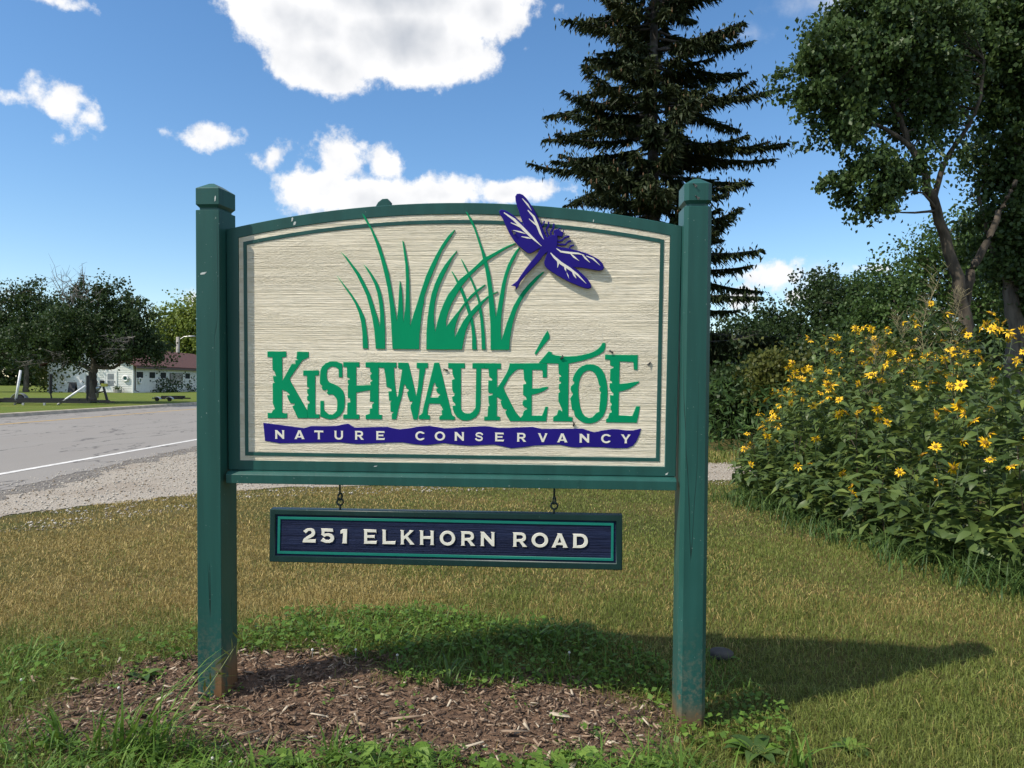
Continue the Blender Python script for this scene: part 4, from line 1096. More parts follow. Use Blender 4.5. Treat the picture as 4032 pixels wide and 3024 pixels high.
broadleaf('shade_tree', 'dark tree left of the house, its trunk beside the white leaning pole', b2,
  [(trunk_px([(57, 846), (57, 800), (50, 720), (40, 640)], 74, ZL), .28, .06), (trunk_px([(57, 790), (20, 730), (-30, 690)], 74, at(57, 790, 74)[2]), .12, .04)],
  [(15, 690, 75, 70, 74), (55, 650, 45, 36, 74), (-60, 690, 90, 100, 74), (10, 755, 70, 40, 74), (70, 715, 40, 50, 74)], 15000, .26, LEAF['dark'], M['bark'], 122, per=45, spread=.45)
b3 = at(130, 843, 100)
b3[2] = ZL
broadleaf('back_tree', 'dark tree standing behind the house roof', b3, [(trunk_px([(130, 843), (130, 740), (140, 660)], 100, ZL), .25, .06)],
  [(120, 700, 70, 60, 100), (170, 680, 55, 45, 100), (90, 760, 70, 60, 100), (230, 720, 80, 50, 100), (300, 740, 50, 45, 100)], 10000, .34, LEAF['dark'], M['bark'], 123, per=40, spread=.6)
b4 = at(400, 838, 118)
b4[2] = ZL
broadleaf('sunlit_tree', 'sunlit yellow-green tree behind the red roof', b4, [(trunk_px([(400, 838), (400, 760), (395, 690)], 118, ZL), .3, .06)],
  [(375, 685, 40, 34, 118), (415, 672, 42, 28, 118), (395, 730, 55, 42, 118), (450, 700, 55, 55, 118), (430, 760, 60, 50, 118), (350, 740, 30, 50, 118)], 12000, .42, LEAF['light'], M['bark'], 124, per=40, spread=.7)
shrub('round_shrub', 'pale green shrub at the left end of the house', 127, 812, 22, 20, 76, 1800, .26, 'olive', 125, z0=ZL)

# ---- white clapboard house with a dark red roof
M['white_board'] = plain('white_clapboard', (.70, .71, .66), .6, .05, 3)
M['white_trim'] = plain('white_trim', (.78, .78, .76), .5, .04, 3)
M['roof'] = plain('dark_red_shingle', (.095, .042, .036), .95, .25, 6, .4, 14)
M['pane'] = plain('dark_window_pane', (.010, .011, .013), .5, .2, 2, spec=.15)
M['grey_pane'] = plain('curtained_pane', (.20, .22, .24), .2, .2, 2)
M['black'] = plain('black_paint', (.012, .012, .013), .5, .3, 8)
M['grey_metal'] = plain('galvanised_metal', (.38, .39, .40), .4, .15, 6, metal=.6)
M['pipe_white'] = plain('white_plastic_pipe', (.72, .73, .74), .35, .08, 5)
M['fascia'] = plain('dark_brown_fascia', (.10, .075, .07), .7, .1, 4)  # dark brown, shared by fascia, downspout and wall sign frame
HX0, HX1, HY0, HY1, HZ, HE, HR = -45.7, -37.3, 75.0, 99.0, .147, 2.95, 4.75
house = empty('house', (-41.5, 75, HZ), 'long white clapboard house with a dark red roof beyond the road', 'house')
H0 = np.array([-41.5, 75, HZ])
def hpart(name, fn, mat, parent=house, bevel=0):
    s = MB()
    fn(s)
    s.v = [tuple(np.array(v) - H0) for v in s.v]
    return s.build(name, mat, parent, bevel=bevel)
def walls(s):
    xm = (HX0 + HX1) / 2
    s.add([(HX0, HY0, HZ), (HX1, HY0, HZ), (HX1, HY0, HE), (xm, HY0, HR - .08), (HX0, HY0, HE), (HX0, HY1, HZ), (HX1, HY1, HZ), (HX1, HY1, HE), (xm, HY1, HR - .08), (HX0, HY1, HE)],
          [(0, 1, 2, 3, 4), (6, 5, 9, 8, 7), (1, 6, 7, 2), (5, 0, 4, 9), (0, 5, 6, 1)])
wall = hpart('wall', walls, M['white_board'])
def siding(s):
    z = HZ + .12
    while z < HE - .1:
        s.add([(HX0, HY0 - .004, z + .17), (HX1, HY0 - .004, z + .17), (HX1, HY0 - .03, z), (HX0, HY0 - .03, z), (HX0, HY0 - .002, z), (HX1, HY0 - .002, z)], [(3, 2, 1, 0), (4, 5, 2, 3)])
        s.add([(HX1 + .004, HY0, z + .17), (HX1 + .004, HY1, z + .17), (HX1 + .03, HY1, z), (HX1 + .03, HY0, z), (HX1 + .002, HY0, z), (HX1 + .002, HY1, z)], [(3, 2, 1, 0), (4, 5, 2, 3)])
        z += .172
    while z < HR - .4:
        w = (HR - .1 - z - .17) / (HR - HE) * 4.2
        s.add([(-41.5 - w, HY0 - .004, z + .17), (-41.5 + w, HY0 - .004, z + .17), (-41.5 + w, HY0 - .03, z), (-41.5 - w, HY0 - .03, z), (-41.5 - w, HY0 - .002, z), (-41.5 + w, HY0 - .002, z)], [(3, 2, 1, 0), (4, 5, 2, 3)])
        z += .172
hpart('siding', siding, M['white_board'], None).parent = wall
bpy.data.objects['siding']['kind'] = 'stuff'
def roofp(s):
    xm, sl = -41.5, (HR - HE) / 4.2
    for sg in (-1, 1):
        xe = xm + sg * 4.75
        ze = HR - sl * 4.75
        a = [(xm, HY0 - .4, HR), (xe, HY0 - .4, ze), (xe, HY1 + .4, ze), (xm, HY1 + .4, HR)]
        t = [(x, y, z + .14) for x, y, z in a]
        s.add(a + t, [(0, 1, 2, 3), (7, 6, 5, 4), (0, 4, 5, 1), (1, 5, 6, 2), (2, 6, 7, 3)] if sg > 0 else [(3, 2, 1, 0), (4, 5, 6, 7), (1, 5, 4, 0), (2, 6, 5, 1), (3, 7, 6, 2)])
roof = hpart('roof', roofp, M['roof'])
xe = -41.5 + 4.75
ze = HR - (HR - HE) / 4.2 * 4.75
hpart('fascia', lambda s: s.box((xe - .04, HY0 - .4, ze - .16), (xe + .02, HY1 + .4, ze + .015)), M['fascia'], roof)
hpart('corner_board', lambda s: s.box((HX1 - .09, HY0 - .045, HZ), (HX1 + .045, HY0 + .09, HE)), M['white_trim'])
def pipe(s):
    s.tube([(HX1 + .12, HY0 + .25, HE), (HX1 + .12, HY0 + .25, HZ + .25), (HX1 + .45, HY0 + .35, HZ + .08)], .05, 6)
hpart('downspout', pipe, M['fascia'])
for ya, yb in ((75.6, 77.0), (78.3, 79.6), (80.8, 82.1), (86.9, 88.2)):
    def wf(s):
        x = HX1 + .032
        for (a, b, c, d) in ((ya - .06, yb + .06, 2.24, 2.30), (ya - .06, yb + .06, 1.57, 1.63), (ya - .06, ya, 1.63, 2.24), (yb, yb + .06, 1.63, 2.24)):
            s.box((x - .03, a, c), (x + .025, b, d))
    w = hpart('window', wf, M['white_trim'])
    hpart('pane', lambda s: s.box((HX1 - .01, ya, 1.63), (HX1 + .034, yb, 2.24)), M['pane'], w)
def door(x0, x1, glass):
    y = HY0 - .03
    d = hpart('door', lambda s: s.box((x0, y - .03, HZ + .04), (x1, y + .02, 2.18)), M['white_trim'])
    def fr(s):
        s.box((x0 - .11, y - .05, HZ), (x0 - .003, y + .01, 2.29))
        s.box((x1 + .003, y - .05, HZ), (x1 + .11, y + .01, 2.29))
        s.box((x0 - .003, y - .05, 2.183), (x1 + .003, y + .01, 2.29))
    hpart('door_frame', fr, M['white_trim'], d)
    if glass:
        hpart('pane', lambda s: s.box((x0 + .18, y - .036, 1.42), (x1 - .18, y - .01, 2.02)), M['grey_pane'], d)
        hpart('pane', lambda s: s.box((x0 + .18, y - .036, .78), (x1 - .18, y - .01, 1.36)), M['grey_pane'], d)
    hpart('handle', lambda s: s.box((x1 - .12, y - .07, 1.14), (x1 - .07, y - .032, 1.30)), M['black'], d)
door(-39.95, -38.95, True)
door(-43.0, -42.1, False)
hpart('mailbox', lambda s: s.box((-40.45, HY0 - .20, .92), (-40.08, HY0 - .032, 1.36)), M['black'], bevel=.02)
def meter(s):
    s.box((-41.15, HY0 - .14, .35), (-40.75, HY0 - .032, 1.0))
    s.tube([(-40.95, HY0 - .08, 1.0), (-40.95, HY0 - .08, 2.4)], .03, 6)
hpart('meter_box', meter, M['grey_metal'])
M['wreath_centre'] = plain('blue_green_disc', (.03, .06, .16), .5, .3, 12, col2=(.05, .17, .09))
def wreath(pos, axis):
    c = np.array(pos)
    s = MB()
    pts = []
    for k in range(25):
        a = k * 2 * math.pi / 24
        o = np.array([math.cos(a), 0, math.sin(a)]) if axis == 'y' else np.array([0, math.cos(a), math.sin(a)])
        pts.append(c + .26 * o)
    s.tube(pts, .085, 8, cap=False)
    s.v = [tuple(np.array(v) - c) for v in s.v]
    t = tag(s.build('life_ring', M['white_trim'], None, True, loc=tuple(c)), 'white ring with a blue and green centre on the house front beside the glazed door' if axis == 'y' else 'white ring hung on the side wall of the house near the corner', 'wall decoration')
    s = MB()
    if axis == 'y':
        s.rings([[(.2 * math.cos(a), y, .2 * math.sin(a)) for a in np.arange(12) * math.pi / 6] for y in (.01, .04)])
    else:
        s.rings([[(x, .2 * math.cos(a), .2 * math.sin(a)) for a in np.arange(12) * math.pi / 6] for x in (-.04, -.01)])
    s.build('centre_disc', M['wreath_centre'], t)
wreath((-37.98, HY0 - .12, 1.56), 'y')
wreath((HX1 + .12, 76.2, 1.35), 'x')
M['poster'] = plain('faded_sign_picture', (.36, .34, .30), .6, .3, 2.2, col2=(.50, .47, .42))
def ps(s):
    s.box((0, 0, 0), (.05, 3.2, 1.22))
s = MB()
ps(s)
t = tag(s.build('wall_sign', M['fascia'], None, loc=(HX1 + .034, 83.0, .98)), 'large faded board with a dark frame on the side wall of the house', 'sign')
s = MB()
s.box((.03, .10, .09), (.056, 3.1, 1.13))
s.build('sign_face', M['poster'], t)
s = MB()
for k, (a, b, c, d) in enumerate(((.5, 2.6, .92, 1.0), (.35, 2.8, .78, .84), (.35, 2.7, .66, .72), (.4, .65, .18, .42), (2.4, 2.75, .18, .42), (.8, 2.3, .22, .30))):
    s.box((.05, a, c), (.0575 + .0003 * k, b, d))
s.build('faded_print', plain('faded_print', (.16, .13, .11), .7, .4, 4), t)
for i, (px, py, rx, ry, Y, n, lab) in enumerate(((335, 843.5, 10, 4.5, 80.5, 1500, 'tallest dark shrub along the side wall of the house'), (360, 845, 12, 4, 83, 1500, 'wide low dark shrub under the faded board on the house'), (392, 846, 14, 3, 88, 1400, 'lowest dark shrub by the house wall, next to the sign post'))):
    shrub('foundation_shrub', lab, px, py, rx, ry, Y, n, .22, 'dark', 130 + i, 'shrubs along the house wall', z0=ZL)
M['stone_pot'] = plain('stone_planter', (.30, .29, .27), .9, .2, 6)
pl_ = empty('planter', (-38.55, 74.5, ZL), 'low grey planter with a small plant beside the house door', 'planter')
s = MB()
s.rings([[(r * math.cos(a), r * math.sin(a) * .6, z) for a in np.arange(10) * math.pi / 5] for r, z in ((.38, 0), (.46, .32), (.38, .32), (.34, .24))])
s.build('pot', M['stone_pot'], pl_)
V, F4 = leaf_quads(rng(5).normal(size=(120, 3)) * [.2, .15, .14] + [0, 0, .5], .16, .08, rng(6))
link('foliage', fast_mesh('foliage', V, F4, LEAF['mid'], {'rnd': rng(7).uniform(size=120)}), pl_)
ab = empty('sandwich_board', (-42.4, 73.6, ZL), 'black A-frame chalkboard standing by the plain white door', 'sign')
for sg in (-1, 1):
    s = MB()
    s.add([(-.33, sg * .28, 0), (.33, sg * .28, 0), (.33, sg * .03, 1.0), (-.33, sg * .03, 1.0), (-.33, sg * .31, 0), (.33, sg * .31, 0), (.33, sg * .06, 1.0), (-.33, sg * .06, 1.0)],
          [(0, 1, 2, 3), (7, 6, 5, 4), (0, 4, 5, 1), (1, 5, 6, 2), (2, 6, 7, 3), (3, 7, 4, 0)])
    s.build('board', M['black'], ab)
lp = at(384, 840, 112)
lamp = empty('street_lamp', (lp[0], 112, 0), 'grey street lamp with one arm behind the red roof', 'street lamp')
zt = at(384, 728, 112)[2]
s = MB()
s.tube([(0, 0, 0), (0, 0, zt * .5), (0, 0, zt)], [.30, .26, .24], 10)
s.build('pole', plain('weathered_pole', (.33, .31, .28), .8, .2, 4), lamp, True)
s = MB()
s.tube([(.1, 0, zt - .5), (.9, 0, zt + .05), (1.5, 0, zt + .1)], .06, 6)
s.build('arm', M['grey_metal'], lamp)
s = MB()
s.rings([[(x, r * math.cos(a), zt + .1 + r * .5 * math.sin(a)) for a in np.arange(8) * math.pi / 4] for x, r in ((1.4, .12), (1.6, .24), (2.3, .30), (2.6, .12))])
s.build('lamp_head', M['grey_metal'], lamp, True)

# ---- boat trailers and gear on the lawn beyond the kerb
tr = empty('boat_trailer', (-22, 36, ZL), 'long black boat trailer with two white guide poles under the dark maple', 'trailer')
T0 = np.array([-22, 36, ZL])
def tpart(name, fn, mat, par=tr, smooth=False, org=T0):
    s = MB()
    fn(s)
    s.v = [tuple(np.array(v) - org) for v in s.v]
    return s.build(name, mat, par, smooth)
tpart('frame', lambda s: [s.box((-25.6, 35.4, .26), (-19.6, 35.48, .37)), s.box((-25.6, 37.1, .26), (-19.6, 37.18, .37)), s.box((-25.2, 35.48, .28), (-25.1, 37.1, .34)), s.box((-22.4, 35.48, .28), (-22.3, 37.1, .34)), s.box((-19.9, 35.48, .28), (-19.8, 37.1, .34)), s.box((-19.6, 36.2, .26), (-18.9, 36.3, .34))], M['black'])
tpart('bunk', lambda s: s.box((-24.6, 35.55, .38), (-20.2, 35.68, .45)), M['black'])
tpart('bunk', lambda s: s.box((-24.6, 36.9, .38), (-20.2, 37.03, .45)), M['black'])
def wheel(s, x, y, r=.24):
    s.rings([[(x + q * math.cos(a), yy, .147 + .22 + q * math.sin(a)) for a in np.arange(16) * math.pi / 8] for q, yy in ((r * .8, y - .09), (r, y - .06), (r, y + .06), (r * .8, y + .09))])
def fender(s, x, y, r=.40, w=.13, z=.28):
    a = np.linspace(RAD(25), RAD(155), 12)
    V = [(x + q * math.cos(t), yy, z + q * math.sin(t)) for q, yy in ((r, y - w), (r, y + w), (r - .02, y + w), (r - .02, y - w)) for t in a]
    n = len(a)
    F = []
    for k in range(4):
        for i in range(n - 1):
            F.append((k * n + i, k * n + i + 1, ((k + 1) % 4) * n + i + 1, ((k + 1) % 4) * n + i))
    s.add(V, F)
for x in (-24.15,):
    tpart('tyre', lambda s: wheel(s, x, 35.15), M['black'])
    tpart('fender', lambda s: fender(s, x, 35.15), M['grey_metal'])
    tpart('tyre', lambda s: wheel(s, x, 37.4), M['black'])
    tpart('fender', lambda s: fender(s, x, 37.4), M['grey_metal'])
for a, b_ in (((33, 877), (45, 800)), ((126, 874), (185, 834))):
    tpart('guide_pole', lambda s: s.tube([at(*a, 35.6), (at(*a, 35.6) + at(*b_, 35.6)) / 2, at(*b_, 35.6)], .055, 8), M['pipe_white'], smooth=True)
for a, m_, b_ in (((114, 868), (110, 850), (110, 808)), ((188, 868), (190, 850), (190, 811))):
    tpart('bunk_arm', lambda s: [s.tube([at(*a, 36.6), at(*m_, 36.6)], .035, 6), s.tube([at(*m_, 36.6), at(*b_, 36.6)], .075, 6)], M['black'])
for px in (51, 97):
    tpart('side_post', lambda s: s.box(tuple(at(px - 3, 878, 35.3)), tuple(at(px + 3, 870, 35.35))), M['grey_metal'])
ws = empty('winch_stand', tuple(at(229, 870, 39)[:2]) + (ZL,), 'black winch stand with a yellow top and grey bracket by the maple trunk', 'winch stand')
W0 = np.array(ws.location)
s = MB()
s.tube([np.array([.12, 0, 0]), np.array([0, 0, .45]), np.array([-.12, 0, .85])], [.07, .06, .05], 6)
s.tube([np.array([-.05, 0, .62]), np.array([-.42, 0, .55])], .04, 6)
s.build('post', M['black'], ws)
s = MB()
s.box((-.22, -.1, .86), (.06, .1, 1.02))
s.build('winch_cap', plain('yellow_plastic', (.55, .50, .08), .5, .1, 6), ws, bevel=.02)
s = MB()
s.tube([np.array([-.42, 0, .28]), np.array([-.44, 0, .5]), np.array([-.40, 0, .78]), np.array([-.26, 0, .86])], [.05, .09, .12, .06], 7)
s.build('bow_stop', M['grey_metal'], ws, True)
t2 = empty('boat_trailer', (-20, 45, ZL), 'empty boat trailer with two black bunks on the lawn in front of the house', 'trailer')
O2 = np.array([-20, 45, ZL])
for a, b_ in ((350, 375), (377, 400)):
    def bk(s):
        p, q = at(a, 859, 45), at(b_, 855, 45)
        s.box((p[0], 44.9, p[2]), (q[0], 45.05, q[2]))
    tpart('bunk', bk, M['black'], t2, org=O2)
    for xx in (a + 2, b_ - 2):
        def lg(s):
            p = at(xx, 859, 45)
            s.box((p[0] - .03, 44.95, .30), (p[0] + .03, 45.0, p[2] + .01))
        tpart('leg', lg, M['black'], t2, org=O2)
tpart('frame', lambda s: [s.box((at(336, 0, 45)[0], 44.6, .26), (at(402, 0, 45)[0], 44.68, .34)), s.box((at(336, 0, 45)[0], 45.6, .26), (at(402, 0, 45)[0], 45.68, .34)), s.box((at(370, 0, 45)[0], 44.68, .27), (at(372, 0, 45)[0], 45.6, .33))], M['black'], t2, org=O2)
for px in (340, 367):
    tpart('fender', lambda s: fender(s, at(px, 0, 44.3)[0], 44.3, .24, .12, .17), M['grey_metal'], t2, org=O2)
    tpart('tyre', lambda s: s.rings([[(at(px, 0, 44.3)[0] + q * math.cos(a), yy, .147 + .115 + q * math.sin(a)) for a in np.arange(14) * math.pi / 7] for q, yy in ((.09, 44.24), (.12, 44.26), (.12, 44.34), (.09, 44.36))]), M['black'], t2, org=O2)

# ================================================================ loose things on the ground near the sign
PEB = [plain('pebble_pale', (.46, .43, .37), .9, .2, 40), plain('pebble_tan', (.30, .245, .18), .9, .25, 40), plain('pebble_grey', (.24, .235, .225), .9, .25, 40)]
def scatter_solids(C, size, squash, g, n_side=6):
    """octahedral stones at C"""
    base = np.array([(1, 0, 0), (0, 1, 0), (-1, 0, 0), (0, -1, 0), (0, 0, 1), (0, 0, -1)], float)
    fc = np.array([(0, 1, 4), (1, 2, 4), (2, 3, 4), (3, 0, 4), (1, 0, 5), (2, 1, 5), (3, 2, 5), (0, 3, 5)])
    n = len(C)
    V = base[None] * size[:, None, None] * g.uniform(.6, 1.3, (n, 6, 1)) * np.array([1, 1, squash])
    a = g.uniform(0, 6.28, n)
    c, s = np.cos(a)[:, None], np.sin(a)[:, None]
    V = np.stack([V[..., 0] * c - V[..., 1] * s, V[..., 0] * s + V[..., 1] * c, V[..., 2]], -1) + C[:, None]
    return V.reshape(-1, 3), (fc[None] + (np.arange(n) * 6)[:, None, None]).reshape(-1, 3)
g = rng(200)
n = 42000
px_ = g.uniform(-6.4, 6, n)
py_ = 6.2 + 9.5 * g.uniform(0, 1, n) ** 1.4
ok = inside(GRAVEL, px_, py_) | ((vnoise(px_ * 4, py_ * 4, 77) > .45) & inside([(x, y + .0) for x, y in [(-5.4, 6), (-4.0, 6.6), (-2.6, 8.6), (0, 9.3), (3, 9.9), (6, 10.6), (6, 11), (-5.4, 11)]], px_, py_))
px_, py_ = px_[ok], py_[ok]
sz = .005 + .014 * g.uniform(0, 1, len(px_)) ** 4
V, F3 = scatter_solids(np.stack([px_, py_, .007 + sz * .3], 1), sz, .65, g)
me = fast_mesh('gravel_stones', V, F3, PEB)
me.polygons.foreach_set('material_index', np.repeat(g.choice(3, len(px_), p=[.62, .30, .08]), 8).astype(np.int32))
tag(link('gravel_stones', me), 'loose limestone stones on the shoulder and drive', kind='stuff')

# wood chips
CHIP = [plain('chip_brown', (.15, .096, .062), .9, .3, 30), plain('chip_tan', (.30, .215, .145), .9, .25, 30), plain('chip_dark', (.068, .045, .031), .9, .3, 30), plain('chip_pale', (.50, .42, .31), .85, .2, 30)]
def chips(C, L, g, tilt=.35):
    n = len(C)
    W = L * g.uniform(.10, .34, n)
    T = L * g.uniform(.06, .14, n)
    box = np.array([(-.5, -.5, -.5), (.5, -.3, -.5), (.42, .5, -.5), (-.5, .4, -.5), (-.42, -.5, .5), (.5, -.4, .4), (.4, .42, .5), (-.5, .5, .4)])
    fc = np.array([(0, 3, 2, 1), (4, 5, 6, 7), (0, 1, 5, 4), (1, 2, 6, 5), (2, 3, 7, 6), (3, 0, 4, 7)])
    V = box[None] * np.stack([L, W, T], 1)[:, None] * g.uniform(.75, 1.25, (n, 8, 1))
    a, t, r = g.uniform(0, 6.28, n), g.normal(size=n) * tilt, g.normal(size=n) * tilt
    ca, sa, ct, st, cr, sr = [f(q)[:, None] for q in (a, t, r) for f in (np.cos, np.sin)]
    x, y, z = V[..., 0], V[..., 1], V[..., 2]
    y, z = y * cr - z * sr, y * sr + z * cr
    x, z = x * ct - z * st, x * st + z * ct
    x, y = x * ca - y * sa, x * sa + y * ca
    return (np.stack([x, y, z], -1) + C[:, None]).reshape(-1, 3), (fc[None] + (np.arange(n) * 8)[:, None, None]).reshape(-1, 4)
g = rng(210)
n = 30000
cx, cy = g.uniform(-2.6, 1.1, n), g.uniform(2.3, 3.9, n)
ok = inside(MULCH, cx + g.normal(size=n) * .09, cy + g.normal(size=n) * .06)
cx, cy = cx[ok], cy[ok]
n = len(cx)
L = .008 + .036 * g.uniform(0, 1, n) ** 2.6
V, F4 = chips(np.stack([cx, cy, gh(cx, cy) + .009 + .012 * g.uniform(0, 1, n) * (1 + sstep(.45, .7, vnoise(cx * 7, cy * 7, 45)))], 1), L, g)
me = fast_mesh('wood_chip_mulch', V, F4, CHIP)
me.polygons.foreach_set('material_index', np.repeat(g.choice(4, n, p=[.46, .26, .23, .05]), 6).astype(np.int32))
tag(link('wood_chip_mulch', me), 'shredded brown wood chips over the bed', kind='stuff')
BIG = [(-.415, 3.02, .12, 1, .2, 'long brown splinter of bark lying across the middle of the mulch'), (.205, 3.06, .085, 3, -.1, 'pale flat splinter on the mulch below the right end of the hanging board'),
       (.215, 2.66, .10, 3, 1.3, 'pale splinter pointing at the viewer at the bottom edge of the mulch'), (-.76, 3.02, .07, 3, -.35, 'whitest chip on the mulch right of the left post'),
       (-.98, 2.86, .075, 1, .5, 'tan chip on the mulch in front of the left post'), (-.13, 2.82, .08, 3, .35, 'broad pale chip near the ground ivy'),
       (.02, 2.93, .10, 1, .1, 'curved brown bark strip right of the middle of the mulch'), (-1.42, 3.14, .07, 3, .9, 'pale chip at the left end of the mulch')]
for k, (x, y, l, mi, a, lab) in enumerate(BIG):
    V, F4 = chips(np.zeros((1, 3)), np.array([l]), g, .02)
    V[:, 2] *= .55
    V = V - V.mean(0)
    t_ = math.atan2(*(V[1] - V[0])[[1, 0]])
    o = link('wood_chip', fast_mesh('wood_chip', V, F4, CHIP[mi]), None, (x, y, float(gh(x, y)) + .030))
    o.rotation_euler = (g.normal() * .1, g.normal() * .1, a - t_)
    tag(o, lab, 'wood chip', 'larger wood chips on the mulch')

# ---- grass
m, nt, b = node_mat('grass_blade')
a1 = nt.nodes.new('ShaderNodeAttribute')
a1.attribute_name = 'rnd'
a2 = nt.nodes.new('ShaderNodeAttribute')
a2.attribute_name = 'dry'
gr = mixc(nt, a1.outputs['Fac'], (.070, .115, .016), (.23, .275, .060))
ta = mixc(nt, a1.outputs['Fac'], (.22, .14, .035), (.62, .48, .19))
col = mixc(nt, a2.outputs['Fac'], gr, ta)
nt.links.new(col, b.inputs['Base Color'])
b.inputs['Roughness'].default_value = .55
b.inputs['Specular IOR Level'].default_value = .3
tr_ = nt.nodes.new('ShaderNodeBsdfTranslucent')
nt.links.new(col, tr_.inputs[0])
mx = nt.nodes.new('ShaderNodeMixShader')
mx.inputs[0].default_value = .25
nt.links.new(b.outputs[0], mx.inputs[1])
nt.links.new(tr_.outputs[0], mx.inputs[2])
nt.links.new(mx.outputs[0], nt.nodes['Material Output'].inputs[0])
M['grass'] = m
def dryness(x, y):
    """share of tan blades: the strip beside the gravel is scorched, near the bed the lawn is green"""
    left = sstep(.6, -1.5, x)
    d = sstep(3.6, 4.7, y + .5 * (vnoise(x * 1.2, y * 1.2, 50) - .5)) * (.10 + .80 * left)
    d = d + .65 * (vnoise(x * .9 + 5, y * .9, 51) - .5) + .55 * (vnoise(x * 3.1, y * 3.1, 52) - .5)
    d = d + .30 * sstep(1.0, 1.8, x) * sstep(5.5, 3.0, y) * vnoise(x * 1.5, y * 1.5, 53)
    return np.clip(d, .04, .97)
def blades(x, y, h, w, g, dry, lean=.5, z=None):
    n = len(x)
    z = gh(x, y) if z is None else z
    a = g.uniform(0, 6.28, n)
    l = np.abs(g.normal(size=n)) * lean
    dx, dy = np.cos(a) * l * h, np.sin(a) * l * h
    f = g.uniform(0, 6.28, n)
    wx, wy = np.cos(f) * w / 2, np.sin(f) * w / 2
    V = np.stack([np.stack([x - wx, y - wy, z - .004], 1), np.stack([x + wx, y + wy, z - .004], 1),
                  np.stack([x + wx * .75 + dx * .35, y + wy * .75 + dy * .35, z + h * .6], 1), np.stack([x - wx * .75 + dx * .35, y - wy * .75 + dy * .35, z + h * .6], 1),
                  np.stack([x + dx, y + dy, z + h * np.maximum(.35, 1 - .35 * l)], 1)], 1).reshape(-1, 3)
    b0 = (np.arange(n) * 5)[:, None, None]
    F3 = (np.array([(0, 1, 2), (0, 2, 3), (3, 2, 4)])[None] + b0).reshape(-1, 3)
    rn = g.uniform(size=n)
    isdry = (g.uniform(size=n) < dry) * g.uniform(.6, 1, n)
    return V, F3, np.repeat(rn, 3), np.repeat(np.clip(isdry + .12 * g.uniform(size=n), 0, 1), 3)
def off_bed(x, y, g):
    e = g.normal(size=len(x)) * .10
    return ~inside(MULCH, x + e, y + e * .5)
g = rng(220)
packs = []
for y0, y1, dens, hh, ww in ((1.7, 2.3, 5000, .048, .0032), (2.3, 3.4, 11000, .048, .0028), (3.4, 4.6, 9500, .036, .0030), (4.6, 6.5, 5600, .028, .0042), (6.5, 10.6, 1900, .026, .0070)):
    x0, x1 = -.82 * y1, .84 * y1
    n = int((x1 - x0) * (y1 - y0) * dens)
    x, y = g.uniform(x0, x1, n), g.uniform(y0, y1, n)
    ok = off_bed(x, y, g) & ~inside(GRAVEL, x, y) & (x > -5.2)
    ok &= ~(inside(PATCH, x - .35, y - .2))
    edge = sstep(10.4, 8.9, y - .14 * x) * sstep(-5.1, -4.0, x + .0 * y)
    ok &= g.uniform(size=n) < np.clip(edge + .25, 0, 1)
    x, y = x[ok], y[ok]
    n = len(x)
    hv = hh * g.uniform(.5, 1.25, n) * (.8 + .5 * vnoise(x * 2, y * 2, 55))
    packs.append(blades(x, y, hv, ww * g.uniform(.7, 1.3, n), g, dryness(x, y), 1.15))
n = 9000                                                     # strip beyond the drive
x, y = g.uniform(2.0, 9, n), g.uniform(12.6, 14.6, n)
packs.append(blades(x, y, .10 * g.uniform(.5, 1.3, n), .014, g, np.full(n, .25), .5))
V = np.concatenate([p[0] for p in packs])
off = np.cumsum([0] + [len(p[0]) for p in packs[:-1]])
F3 = np.concatenate([p[1] + o for p, o in zip(packs, off)])
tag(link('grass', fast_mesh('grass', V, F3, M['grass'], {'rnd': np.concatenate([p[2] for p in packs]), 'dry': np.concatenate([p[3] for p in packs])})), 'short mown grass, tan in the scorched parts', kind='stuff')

def long_blades(P, H, W, g, arch, segs=5, out=None):
    """arching grass leaves: ribbons of quads"""
    n = len(P)
    a = g.uniform(0, 6.28, n) if out is None else out
    t = np.linspace(0, 1, segs + 1)[None, :, None]
    d = np.stack([np.cos(a), np.sin(a), np.zeros(n)], 1)[:, None]
    s = np.stack([-np.sin(a), np.cos(a), np.zeros(n)], 1)[:, None]
    reach = (H * arch)[:, None, None]
    C = P[:, None] + d * reach * t ** 1.6 + np.array([0, 0, 1.0]) * (H[:, None, None] * (t - .42 * np.minimum(arch, 1.2)[:, None, None] * t ** 3))
    w = W[:, None, None] * np.maximum(.06, (1 - t ** 1.7)) * .5
    V = np.stack([C - s * w, C + s * w], 2).reshape(n, -1, 3)
    k = segs + 1
    q = np.array([(2 * i, 2 * i + 1, 2 * i + 3, 2 * i + 2) for i in range(segs)])
    return V.reshape(-1, 3), (q[None] + (np.arange(n) * 2 * k)[:, None, None]).reshape(-1, 4)

# rank green fringe: broad-leaved weeds and longer grass behind the bed and along the bottom
g = rng(230)
FR = [[(-2.401, 3.573), (-2.218, 3.702), (-1.866, 3.81), (-1.398, 3.927), (-1.048, 4.249), (-0.528, 4.22), (0.108, 4.036), (0.459, 3.897), (0.761, 3.64), (0.67, 3.204), (0.493, 3.325), (0.193, 3.387), (-0.114, 3.339), (-0.478, 3.331), (-0.565, 3.493), (-0.886, 3.593), (-1.28, 3.597), (-1.477, 3.544), (-1.713, 3.414), (-1.834, 3.157), (-1.946, 2.896)], [(-1.87, 2.783), (-1.619, 2.787), (-1.422, 2.905), (-1.148, 2.795), (-0.813, 2.644), (-0.615, 2.767), (-0.175, 2.721), (0.318, 2.695), (0.504, 2.822), (0.606, 2.9), (0.974, 2.946), (0.663, 2.007), (-1.452, 1.982)], [(0.932, 3.706), (1.076, 3.586), (1.159, 3.213), (1.085, 2.908), (0.796, 2.652), (0.602, 2.649), (0.596, 2.939)]]
n = 36000
